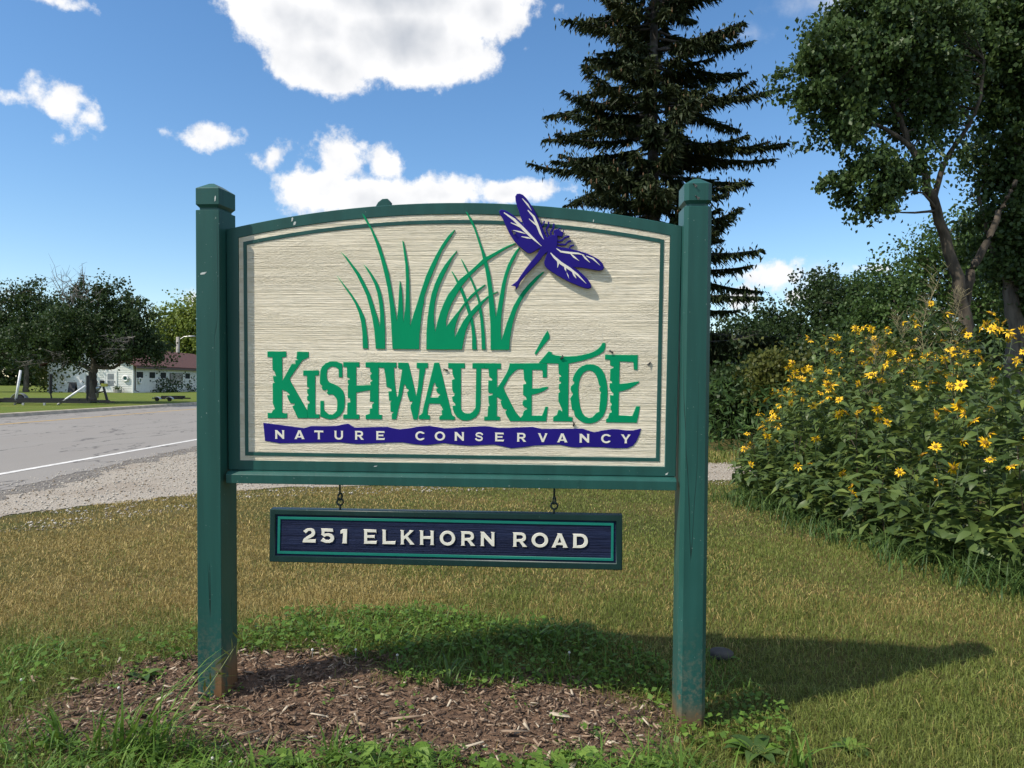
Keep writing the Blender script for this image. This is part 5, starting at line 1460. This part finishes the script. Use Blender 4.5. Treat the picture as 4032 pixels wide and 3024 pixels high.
x, y = g.uniform(-2.6, 3.0, n), g.uniform(2.3, 4.4, n)
ok = (inside(FR[0], x, y) | inside(FR[1], x, y) | inside(FR[2], x, y)) & (vnoise(x * 3.2, y * 3.2, 60) > .25) & (g.uniform(size=n) < .25 + .6 * sstep(-1.9, -1.0, x))
x, y = x[ok], y[ok]
n = len(x)
P = np.stack([x, y, gh(x, y) + .008 + .07 * g.uniform(0, 1, n) ** 1.3], 1)
L = .010 + .030 * g.uniform(0, 1, n) ** 1.7
V, F4 = leaf_quads(P, L, L * .82, g, up=.9)
tag(link('ground_cover', fast_mesh('ground_cover', V, F4, LEAF['weed'], {'rnd': g.uniform(size=n)})), 'clover and small green weeds round the mulch bed', kind='stuff')
n = 420                                                      # seedlings creeping into the bed
x, y = g.uniform(-2.3, .95, n), g.uniform(2.45, 3.75, n)
ok = inside(MULCH, x, y) & (vnoise(x * 5, y * 5, 68) > .55)
x, y = np.repeat(x[ok], 5) + g.normal(size=5 * int(ok.sum())) * .014, np.repeat(y[ok], 5) + g.normal(size=5 * int(ok.sum())) * .014
V, F4 = leaf_quads(np.stack([x, y, gh(x, y) + .022 + .02 * g.uniform(size=len(x))], 1), .022, .012, g, up=.8)
tag(link('seedlings', fast_mesh('seedlings', V, F4, LEAF['weed'], {'rnd': g.uniform(size=len(x))})), 'small green seedlings scattered over the mulch', kind='stuff')
n = 15000
x, y = g.uniform(-2.6, 3.0, n), g.uniform(2.3, 4.3, n)
ok = (inside(FR[0], x, y) | inside(FR[1], x, y) | inside(FR[2], x, y)) & (vnoise(x * 2.2 + 3, y * 2.2, 61) > .35)
x, y = x[ok], y[ok]
n = len(x)
V, F4 = long_blades(np.stack([x, y, gh(x, y)], 1), g.uniform(.05, .13, n) * np.where(y < 2.95, 1.35, 1.0), g.uniform(.003, .009, n), g, g.uniform(.3, 1.5, n), 4)
tag(link('longer_grass', fast_mesh('longer_grass', V, F4, LEAF['weed'], {'rnd': np.repeat(g.uniform(size=n), 4)})), 'longer green grass round the mulch bed', kind='stuff')
# coarse grass along the foot of the flowers
pe = np.array(PATCH[:6])
n = 2300
t = g.uniform(0, len(pe) - 1.001, n)
i = t.astype(int)
P2 = pe[i] + (pe[i + 1] - pe[i]) * (t - i)[:, None]
P2 = P2 + np.stack([g.normal(size=n) * .20 + .06, g.normal(size=n) * .2], 1)
P2 = P2[vnoise(P2[:, 0] * 2.4, P2[:, 1] * 2.4, 66) > .42]
n = len(P2)
V, F4 = long_blades(np.stack([P2[:, 0], P2[:, 1], gh(P2[:, 0], P2[:, 1])], 1), g.uniform(.10, .30, n), g.uniform(.006, .012, n), g, g.uniform(.3, 1.3, n), 5)
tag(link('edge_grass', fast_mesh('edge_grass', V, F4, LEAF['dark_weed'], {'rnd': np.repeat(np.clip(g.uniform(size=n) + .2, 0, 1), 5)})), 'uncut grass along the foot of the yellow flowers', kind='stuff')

# single plants one can tell apart
def tuft(name, label, x, y, n, h, seed, mat='weed', group=None, lean=0.0):
    g = rng(seed)
    z = float(gh(x, y))
    t = empty(name, (x, y, z), label, 'plant', group)
    for k in range(n):
        a = g.uniform(0, 6.28) if lean == 0 else g.normal() * .8
        V, F4 = long_blades(np.array([[g.normal() * (.02 + .05 * (n > 30)), g.normal() * .02, 0]]), np.array([h * g.uniform(.55, 1.1)]), np.array([g.uniform(.008, .016)]), g, np.array([g.uniform(.35, 1.25)]), 6, np.array([a]))
        link('blade', fast_mesh('blade', V, F4, LEAF[mat], {'rnd': np.full(6, g.uniform())}), t)
    return t
tuft('grass_tuft', 'tallest tuft of coarse grass, in front of the left sign post', -1.32, 2.69, 34, .42, 301, lean=.6)
tuft('grass_tuft', 'bright tuft of coarse grass at the lower left corner of the mulch', -1.60, 2.72, 16, .26, 302)
tuft('grass_tuft', 'thin tuft of grass growing in the mulch right of the left post', -.62, 2.74, 9, .20, 303)
tuft('grass_tuft', 'spreading tuft of crabgrass at the foot of the right sign post', .60, 2.62, 18, .19, 304)
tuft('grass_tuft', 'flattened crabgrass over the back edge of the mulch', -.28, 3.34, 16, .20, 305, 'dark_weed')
tuft('grass_tuft', 'bright upright tuft on the green strip behind the mulch', .12, 3.75, 12, .17, 306)
tuft('grass_tuft', 'tuft of grass to the right of the right sign post', 1.02, 2.72, 16, .18, 307)
sh_ = empty('seed_stem', (-1.27, 2.70, float(gh(-1.27, 2.70))), 'slanting grass stem with a pale seed head crossing the left post', 'plant')
s = MB()
Pst = bez([(0, 0, 0), (.09, 0, .10), (.20, .02, .25), (.285, .03, .385)], 10)
s.tube(Pst, np.linspace(.0028, .0012, 10), 5)
s.build('stem', plain('pale_stem', (.20, .23, .09), .6, .1, 10), sh_)
V, F4 = leaf_quads(np.array([Pst[-1] + (Pst[-4] - Pst[-1]) * q + np.array([.014 * (-1) ** k, 0, .004]) for k, q in enumerate(np.linspace(-.35, 1.15, 15))]), .05, .010, rng(8), up=0)
link('seed_head', fast_mesh('seed_head', V, F4, LEAF['olive'], {'rnd': rng(3).uniform(size=15)}), sh_)

def round_leaf(g, r):
    """scalloped kidney leaf, cupped"""
    n = 14
    a = np.linspace(RAD(-150), RAD(150), n)
    rr = r * (1 + .10 * np.cos(a * 7)) * (1 - .12 * np.abs(a) / 2.6)
    V = [(0, 0, 0)] + [(rr[k] * math.cos(a[k]), rr[k] * math.sin(a[k]), .25 * r * (1 - math.cos(a[k] * .5)) + .02 * r) for k in range(n)]
    return V, [(0, k, k + 1) for k in range(1, n)]
RL = []
g = rng(240)
for k in range(4):
    s_ = MB()
    s_.add(*round_leaf(g, .017 + .004 * k))
    me = s_.mesh('leaf', LEAF['weed'])
    me.attributes.new('rnd', 'FLOAT', 'FACE').data.foreach_set('value', [[.3, .55, .75, .95][k]] * len(s_.f))
    RL.append(me)
IVY = [(-.50, 2.72, 20, 'ground ivy clump at the bottom edge of the mulch, nearest the left post'), (-.33, 2.69, 22, 'thickest ground ivy clump in the middle of the bottom edge'), (-.13, 2.66, 14, 'small ground ivy clump just right of the middle of the bottom edge'), (.08, 2.68, 14, 'ground ivy clump left of the pale splinter at the bottom edge'), (.24, 2.72, 12, 'ground ivy sprig standing alone on the mulch near its lower right'), (.38, 2.56, 20, 'bright ground ivy clump at the bottom, nearest the right post'), (.52, 2.64, 16, 'ground ivy mixed with crabgrass before the right post'), (-.80, 2.66, 16, 'ground ivy clump among grass below the left post')]
for x, y, n, lab in IVY:
    t = empty('ground_ivy', (x, y, float(gh(x, y))), lab, 'plant', 'ground ivy clumps along the front of the bed')
    for k in range(n):
        o = link('leaf', RL[g.integers(0, 4)], t, (g.normal() * .062, g.normal() * .038, g.uniform(.012, .055)))
        o.rotation_euler = (g.normal() * .35, g.normal() * .35 - .15, g.uniform(0, 6.28))
        o.scale = (1, 1, 1) if k % 3 else (1.25, 1.25, 1.25)
def broad_weed(label, x, y, n, l, seed):
    g = rng(seed)
    t = empty('broadleaf_weed', (x, y, float(gh(x, y))), label, 'plant')
    for k in range(n):
        a = k * 2.4 + g.normal() * .3
        ll = l * g.uniform(.7, 1.15)
        u = np.linspace(0, 1, 7)
        w = ll * .20 * np.sin(np.pi * u ** .8) ** .9 + .002
        z = ll * (.75 * u - .55 * u ** 2) * g.uniform(.6, 1.3)
        V = np.concatenate([np.stack([np.cos(a) * ll * u - np.sin(a) * q * w, np.sin(a) * ll * u + np.cos(a) * q * w, z + np.abs(q) * w * .35], 1) for q in (-1, 0, 1)])
        F4 = np.array([(r * 7 + i, r * 7 + i + 1, (r + 1) * 7 + i + 1, (r + 1) * 7 + i) for r in range(2) for i in range(6)])
        link('leaf', fast_mesh('leaf', V, F4, LEAF['dark_weed' if k % 3 else 'weed'], {'rnd': np.full(12, g.uniform(.4, 1))}, True), t)
broad_weed('broad-leaved weed hugging the right side of the right sign post', .93, 2.86, 14, .115, 311)
broad_weed('two-leaved young weed on the mulch left of the right post', .30, 2.98, 4, .07, 312)
broad_weed('flat broad-leaved plantain in the lawn at the lower right', 1.06, 2.60, 7, .06, 313)
broad_weed('leafy weed in the grass further right of the right post', 1.28, 2.86, 12, .08, 314)
broad_weed('pale leafy weed at the back edge of the mulch left of the left post', -1.62, 3.36, 9, .08, 315)
M['stone_grey'] = plain('grey_cap', (.055, .052, .048), .95, .3, 12, .3, 30)
s = MB()
s.rings([[(r * math.cos(a), r * math.sin(a), z) for a in np.arange(14) * math.pi / 7] for r, z in ((.056, -.01), (.060, .012), (.050, .020), (.02, .024))])
tag(s.build('stone', M['stone_grey'], None, True, loc=(1.03, 3.72, float(gh(1.03, 3.72)) + .02)), 'flat grey round stone in the grass behind the right post', 'stone')
M['white_petal'] = plain('white_clover', (.60, .58, .52), .8, .1, 20)
s = MB()
s.rings([[(r * math.cos(a), r * math.sin(a), z) for a in np.arange(8) * math.pi / 4] for r, z in ((.002, .040), (.0058, .043), (.0062, .048), (.0025, .052))])
s.tube([(0, 0, 0), (0, 0, .042)], .0008, 4)
cm = s.mesh('clover_flower', M['white_petal'])
for x, y, w in ((-1.62, 3.16, 'left of the left post, near the mulch edge'), (-.92, 3.55, 'behind the mulch, nearest the left post'), (-.72, 3.56, 'behind the mulch, second from the left post'), (-2.05, 3.2, 'furthest left in the dark green grass'), (-.52, 3.52, 'behind the mulch, third from the left post'), (.28, 3.6, 'in the shaded weeds towards the right post'), (-1.02, 2.62, 'at the bottom, left one of the close pair'), (-.95, 2.60, 'at the bottom, right one of the close pair'), (-.56, 2.70, 'beside the ground ivy at the bottom')):
    tag(link('clover_flower', cm, None, (x, y, float(gh(x, y)))), 'white clover head ' + w, 'flower', 'white clover heads')

# ---- flies resting on the sign
s = MB()
s.rings([[(x, r * math.cos(a), r * math.sin(a)) for a in np.arange(6) * math.pi / 3] for x, r in ((-.007, .001), (-.004, .0035), (.002, .003), (.006, .0026), (.008, .001))])
fb = s.mesh('fly', M['black'])
s = MB()
s.add([(.002, 0, .003), (-.010, .006, .004), (-.012, .001, .004)], [(0, 1, 2)])
s.add([(.002, 0, .003), (-.012, -.001, .004), (-.010, -.006, .004)], [(0, 1, 2)])
fw_ = s.mesh('wings', plain('fly_wing', (.10, .10, .09), .4, .1, 10))
for lab, u, z, off in (('fly resting on the crossbar of the green letter T', .445, .462, .0008), ('fly on the top left corner of the last green letter E', .645, .486, .0008), ('fly on the cream board right of the last letter E', .796, .441, .0028), ('fly on the cream board under the green letters', .496, .192, .0028), ('fly on the cream board in the notch of the letter A', -.025, .410, .0028), ('fly on the left lower wing of the blue dragonfly', .249, .964, -.016), ('upper fly on the cap of the right post', .952, 1.134, -.060), ('lower fly on the cap of the right post', .962, 1.087, -.060)):
    o = link('fly', fb)
    Mx = sign_matrix(u, z)
    o.matrix_world = Mx @ Matrix.Translation((0, off - .0030, 0)) @ Matrix.Rotation(RAD(90), 4, 'X') @ Matrix.Rotation(u * 9, 4, 'Z')
    tag(o, lab, 'fly')
    link('wings', fw_, o)

# ================================================================ the yellow flowers
M['petal'] = plain('yellow_petal', (.74, .43, .004), .55, .08, 30, col2=(.86, .56, .008))
M['disc'] = plain('flower_disc', (.20, .11, .012), .9, .3, 60, col2=(.34, .20, .02))
M['stem_green'] = plain('green_stem', (.045, .075, .025), .6, .2, 12)
M['stem_dark'] = plain('reddish_stem', (.055, .035, .022), .6, .2, 12)
g = rng(400)
HEADS, DISCS = [], []
for k in range(5):
    s = MB()
    npet = [10, 12, 9, 11, 8][k]
    R = [.040, .036, .038, .043, .034][k]
    for i in range(npet):
        a = i * 2 * math.pi / npet + g.normal() * .10
        l = R * g.uniform(.85, 1.12)
        w = l * .17
        dz = g.normal() * .007 + [-.004, .004, -.012, .002, -.016][k]
        ca, sa = math.cos(a), math.sin(a)
        pt = lambda u, v, z: (ca * u - sa * v, sa * u + ca * v, z)
        s.add([pt(.008, -w * .5, 0), pt(.008, w * .5, 0), pt(l * .55, w, dz * .5 + .002), pt(l * .55, 0, dz * .5 - .0008), pt(l * .55, -w, dz * .5 + .002), pt(l, 0, dz)],
              [(0, 3, 4), (0, 1, 3), (1, 2, 3), (2, 5, 3), (3, 5, 4)])
    HEADS.append(s.mesh('flower_head', M['petal']))
s = MB()
s.rings([[(r * math.cos(a), r * math.sin(a), z) for a in np.arange(9) * math.pi * 2 / 9] for r, z in ((.006, -.008), (.0125, -.003), (.0115, .004), (.006, .008))])
DISC = s.mesh('flower_disc', M['disc'])
def leaf_shape(l, w, droop, cup):
    """lance-shaped leaf with midrib, two shoulders and a tip, drooping along its length"""
    z = lambda u: l * (.25 * u - droop * u * u)
    V = [(0, 0, 0), (l * .34, 0, z(.34)), (l * .68, 0, z(.68)), (l, 0, z(1)), (l * .24, w * .5, z(.24) + cup), (l * .58, w * .42, z(.58) + cup), (l * .24, -w * .5, z(.24) + cup), (l * .58, -w * .42, z(.58) + cup)]
    F = [(0, 6, 1), (0, 1, 4), (1, 6, 7), (1, 7, 2), (1, 2, 5), (1, 5, 4), (2, 7, 3), (2, 3, 5)]
    return np.array(V), np.array(F)
def rot_to(a, pitch, roll, V):
    cr, sr, cp, sp, ca, sa = math.cos(roll), math.sin(roll), math.cos(pitch), math.sin(pitch), math.cos(a), math.sin(a)
    x, y, z = V[:, 0], V[:, 1], V[:, 2]
    y, z = y * cr - z * sr, y * sr + z * cr
    x, z = x * cp - z * sp, x * sp + z * cp
    return np.stack([x * ca - y * sa, x * sa + y * ca, z], 1)
LV = []
for k in range(6):
    V, F = leaf_shape(.135 + .016 * k, .058 + .008 * (k % 3), .35 + .10 * (k % 4), .006)
    LV.append(fast_mesh('leaf', V, F, LEAF['flower'], {'rnd': np.full(8, [.15, .35, .5, .65, .8, .95][k])}))
def patch_h(x, y):
    d = x - np.interp(y, [4.2, 4.95, 5.6, 6.5, 7.7, 8.9, 10, 11, 12.6], [3.9, 3.15, 2.98, 2.85, 2.70, 2.62, 3.0, 3.6, 4.1])
    d = min(d, (y - 4.1) * 1.2)
    return (.45 + .95 * float(sstep(-.05, 1.0, d))) * (1.0 + .34 * float(sstep(2.9, 4.4, x))) * (.9 + .25 * float(vnoise(x * 1.4, y * 1.4, 63)))
spots = []
tries = 0
while len(spots) < 150 and tries < 60000:
    tries += 1
    y = 4.2 + 8.6 * g.uniform() ** 1.25
    x = g.uniform(2.55, 7.2)
    if not inside(PATCH, np.array([x]), np.array([y]))[0] or x > .72 * y + .8:
        continue
    d = x - np.interp(y, [4.2, 4.95, 5.6, 6.5, 7.7, 8.9, 10, 11, 12.6], [3.9, 3.15, 2.98, 2.85, 2.70, 2.62, 3.0, 3.6, 4.1])
    if g.uniform() > math.exp(-d * .55):
        continue
    if all((x - a) ** 2 + (y - b_) ** 2 > .22 ** 2 for a, b_ in spots):
        spots.append((x, y))
spots.sort(key=lambda p: p[1])
NLEAF = 0
for k, (x, y) in enumerate(spots):
    H = patch_h(x, y) * g.uniform(.85, 1.12)
    z0 = float(gh(x, y))
    t = empty('sunflower_plant', (x, y, z0), None, 'plant', 'wild sunflower plants at the right')
    lean = np.array([g.normal() * .10 - .06, g.normal() * .08 - .05])
    sp = bez([(0, 0, 0), (lean[0] * .25, lean[1] * .25, H * .5), (lean[0] * H, lean[1] * H, H)], 8)
    s = MB()
    s.tube(sp, np.linspace(.0055, .0025, 8), 5)
    tops = [sp[-1]]
    for _ in range(int(g.integers(1, 5))):
        u = g.uniform(.62, .9)
        p = np.array([np.interp(u, np.linspace(0, 1, 8), sp[:, i]) for i in range(3)])
        a = g.uniform(0, 6.28)
        q = p + np.array([math.cos(a) * .10, math.sin(a) * .10, g.uniform(.08, .26)])
        s.tube([p, (p + q) / 2 + np.array([math.cos(a), math.sin(a), 0]) * .02, q], [.003, .0025, .002], 4)
        tops.append(q)
    s.build('stem', M['stem_dark' if k % 3 == 0 else 'stem_green'], t)
    nodes_ = np.arange(.08, H - .03, .070)
    pairs = []
    for i, h in enumerate(nodes_):
        p = np.array([np.interp(h / H, np.linspace(0, 1, 8), sp[:, q]) for q in range(3)])
        for sgn in (0, math.pi):
            if g.uniform() < .12:
                continue
            big_ = 1.15 - .55 * (h / H) ** 2
            pairs.append((p, i * 1.6 + sgn + g.normal() * .35, g.normal() * .25 - .05, g.normal() * .3, big_))
    if y < 6.4 and NLEAF + len(pairs) <= 300 and len(pairs):
        for p, a, pi_, ro, bg_ in pairs:
            o = link('leaf', LV[g.integers(0, 6)], t, tuple(p))
            o.rotation_euler = (ro, -pi_, a)
            o.scale = (bg_, bg_, bg_)
        NLEAF += len(pairs)
    else:
        ch, rn = [], []
        for p, a, pi_, ro, bg_ in pairs:
            V, F = leaf_shape(.165 * bg_, .070 * bg_, g.uniform(.3, .7), .006)
            ch.append((rot_to(a, pi_, ro, V) + p, F))
            rn += [g.uniform()] * 8
        if ch:
            V, F = join_arrays(ch)
            link('leaves', fast_mesh('leaves', V, F, LEAF['flower'], {'rnd': np.array(rn)}), t)['kind'] = 'stuff'
    nf = 0
    for q in tops:
        if g.uniform() < (.74 if H > .8 else .30):
            j = int(g.integers(0, 5))
            o = link('flower_head', HEADS[j], t, tuple(q))
            o.rotation_euler = (g.normal() * .5 + .85, g.normal() * .45 - .2, g.uniform(0, 6.28))
            sc = g.uniform(1.05, 1.6)
            o.scale = (sc, sc, sc)
            link('flower_disc', DISC, o)
            nf += 1
    size_ = 'low' if H < .8 else 'waist-high' if H < 1.15 else 'chest-high' if H < 1.45 else 'tall'
    where = ('at the lawn corner nearest the viewer' if y < 5.4 else 'along the lawn edge' if y < 6.8 and x < 3.6 else 'inside the near half of the bed' if y < 6.8 else 'at the left end of the bed near the drive' if x < 3.5 else 'inside the far half of the bed' if y < 9 else 'at the back of the bed')
    t['label'] = '%s %s-stemmed sunflower, %s, %s' % (size_, 'reddish' if k % 3 == 0 else 'green', ['no flower', 'one flower', 'two flowers', 'three flowers', 'four flowers', 'five flowers'][nf], where)
# leafy mass between the stems
n = 30000
x, y = g.uniform(2.5, 8, n), g.uniform(4, 13, n)
dd_ = x - np.interp(y, [4.2, 4.95, 5.6, 6.5, 7.7, 8.9, 10, 11, 12.6], [3.9, 3.15, 2.98, 2.85, 2.70, 2.62, 3.0, 3.6, 4.1])
ok = inside(PATCH, x - .02, y) & (g.uniform(size=n) < np.exp(-np.maximum(0, dd_ - .3) * .8))
x, y = x[ok], y[ok]
hh = np.array([patch_h(a, b_) for a, b_ in zip(x, y)])
z = hh * .82 * g.uniform(0, 1, len(x)) ** .8
ch = []
for k in range(len(x)):
    V, F = leaf_shape(.15 * g.uniform(.7, 1.2), .062, g.uniform(.3, .8), .006)
    ch.append((rot_to(g.uniform(0, 6.28), g.normal() * .3, g.normal() * .4, V) + np.array([x[k], y[k], z[k]]), F))
V, F = join_arrays(ch)
tag(link('flower_bed_foliage', fast_mesh('flower_bed_foliage', V, F, LEAF['flower'], {'rnd': np.repeat(g.uniform(size=len(x)), 8)})), 'dense dark leaves between the sunflower stems', kind='stuff')
# dry seeded stalks rising out of the bed
M['straw'] = plain('dry_stalk', (.22, .19, .10), .8, .25, 8)
for k, (px, py, Y, lab) in enumerate(((2010, 600, 9.0, 'tallest dry branching weed stalk in front of the cottonwood trunk'), (1950, 700, 9.5, 'dry branching weed stalk left of the cottonwood trunk'), (2060, 640, 8.6, 'dry weed stalk with fine twigs right of the cottonwood trunk'), (1890, 745, 9.2, 'lowest dry weed stalk above the yellow flowers'))):
    tp = at(px, py, Y)
    t = empty('dry_weed', (tp[0], Y, 0), lab, 'plant')
    s = MB()
    H = tp[2]
    sp = bez([(0, 0, 0), (.05, 0, H * .4), (g.normal() * .1, 0, H * .75), (g.normal() * .12, 0, H)], 10)
    s.tube(sp, np.linspace(.006, .002, 10), 4)
    for i in range(34):
        u = g.uniform(.45, 1)
        p = np.array([np.interp(u, np.linspace(0, 1, 10), sp[:, q]) for q in range(3)])
        a = g.uniform(0, 6.28)
        l = g.uniform(.10, .34) * (1.25 - u * .6)
        q = p + np.array([math.cos(a) * l * .6, math.sin(a) * l * .6, l * .8])
        s.tube([p, q], [.0022, .0012], 3)
        for _ in range(5):
            f = p + (q - p) * g.uniform(.3, 1)
            e = f + np.array([g.normal() * .05, g.normal() * .05, .04 + abs(g.normal()) * .03])
            s.tube([f, e], [.0012, .0018], 3)
    s.build('stalk', M['straw'], t)
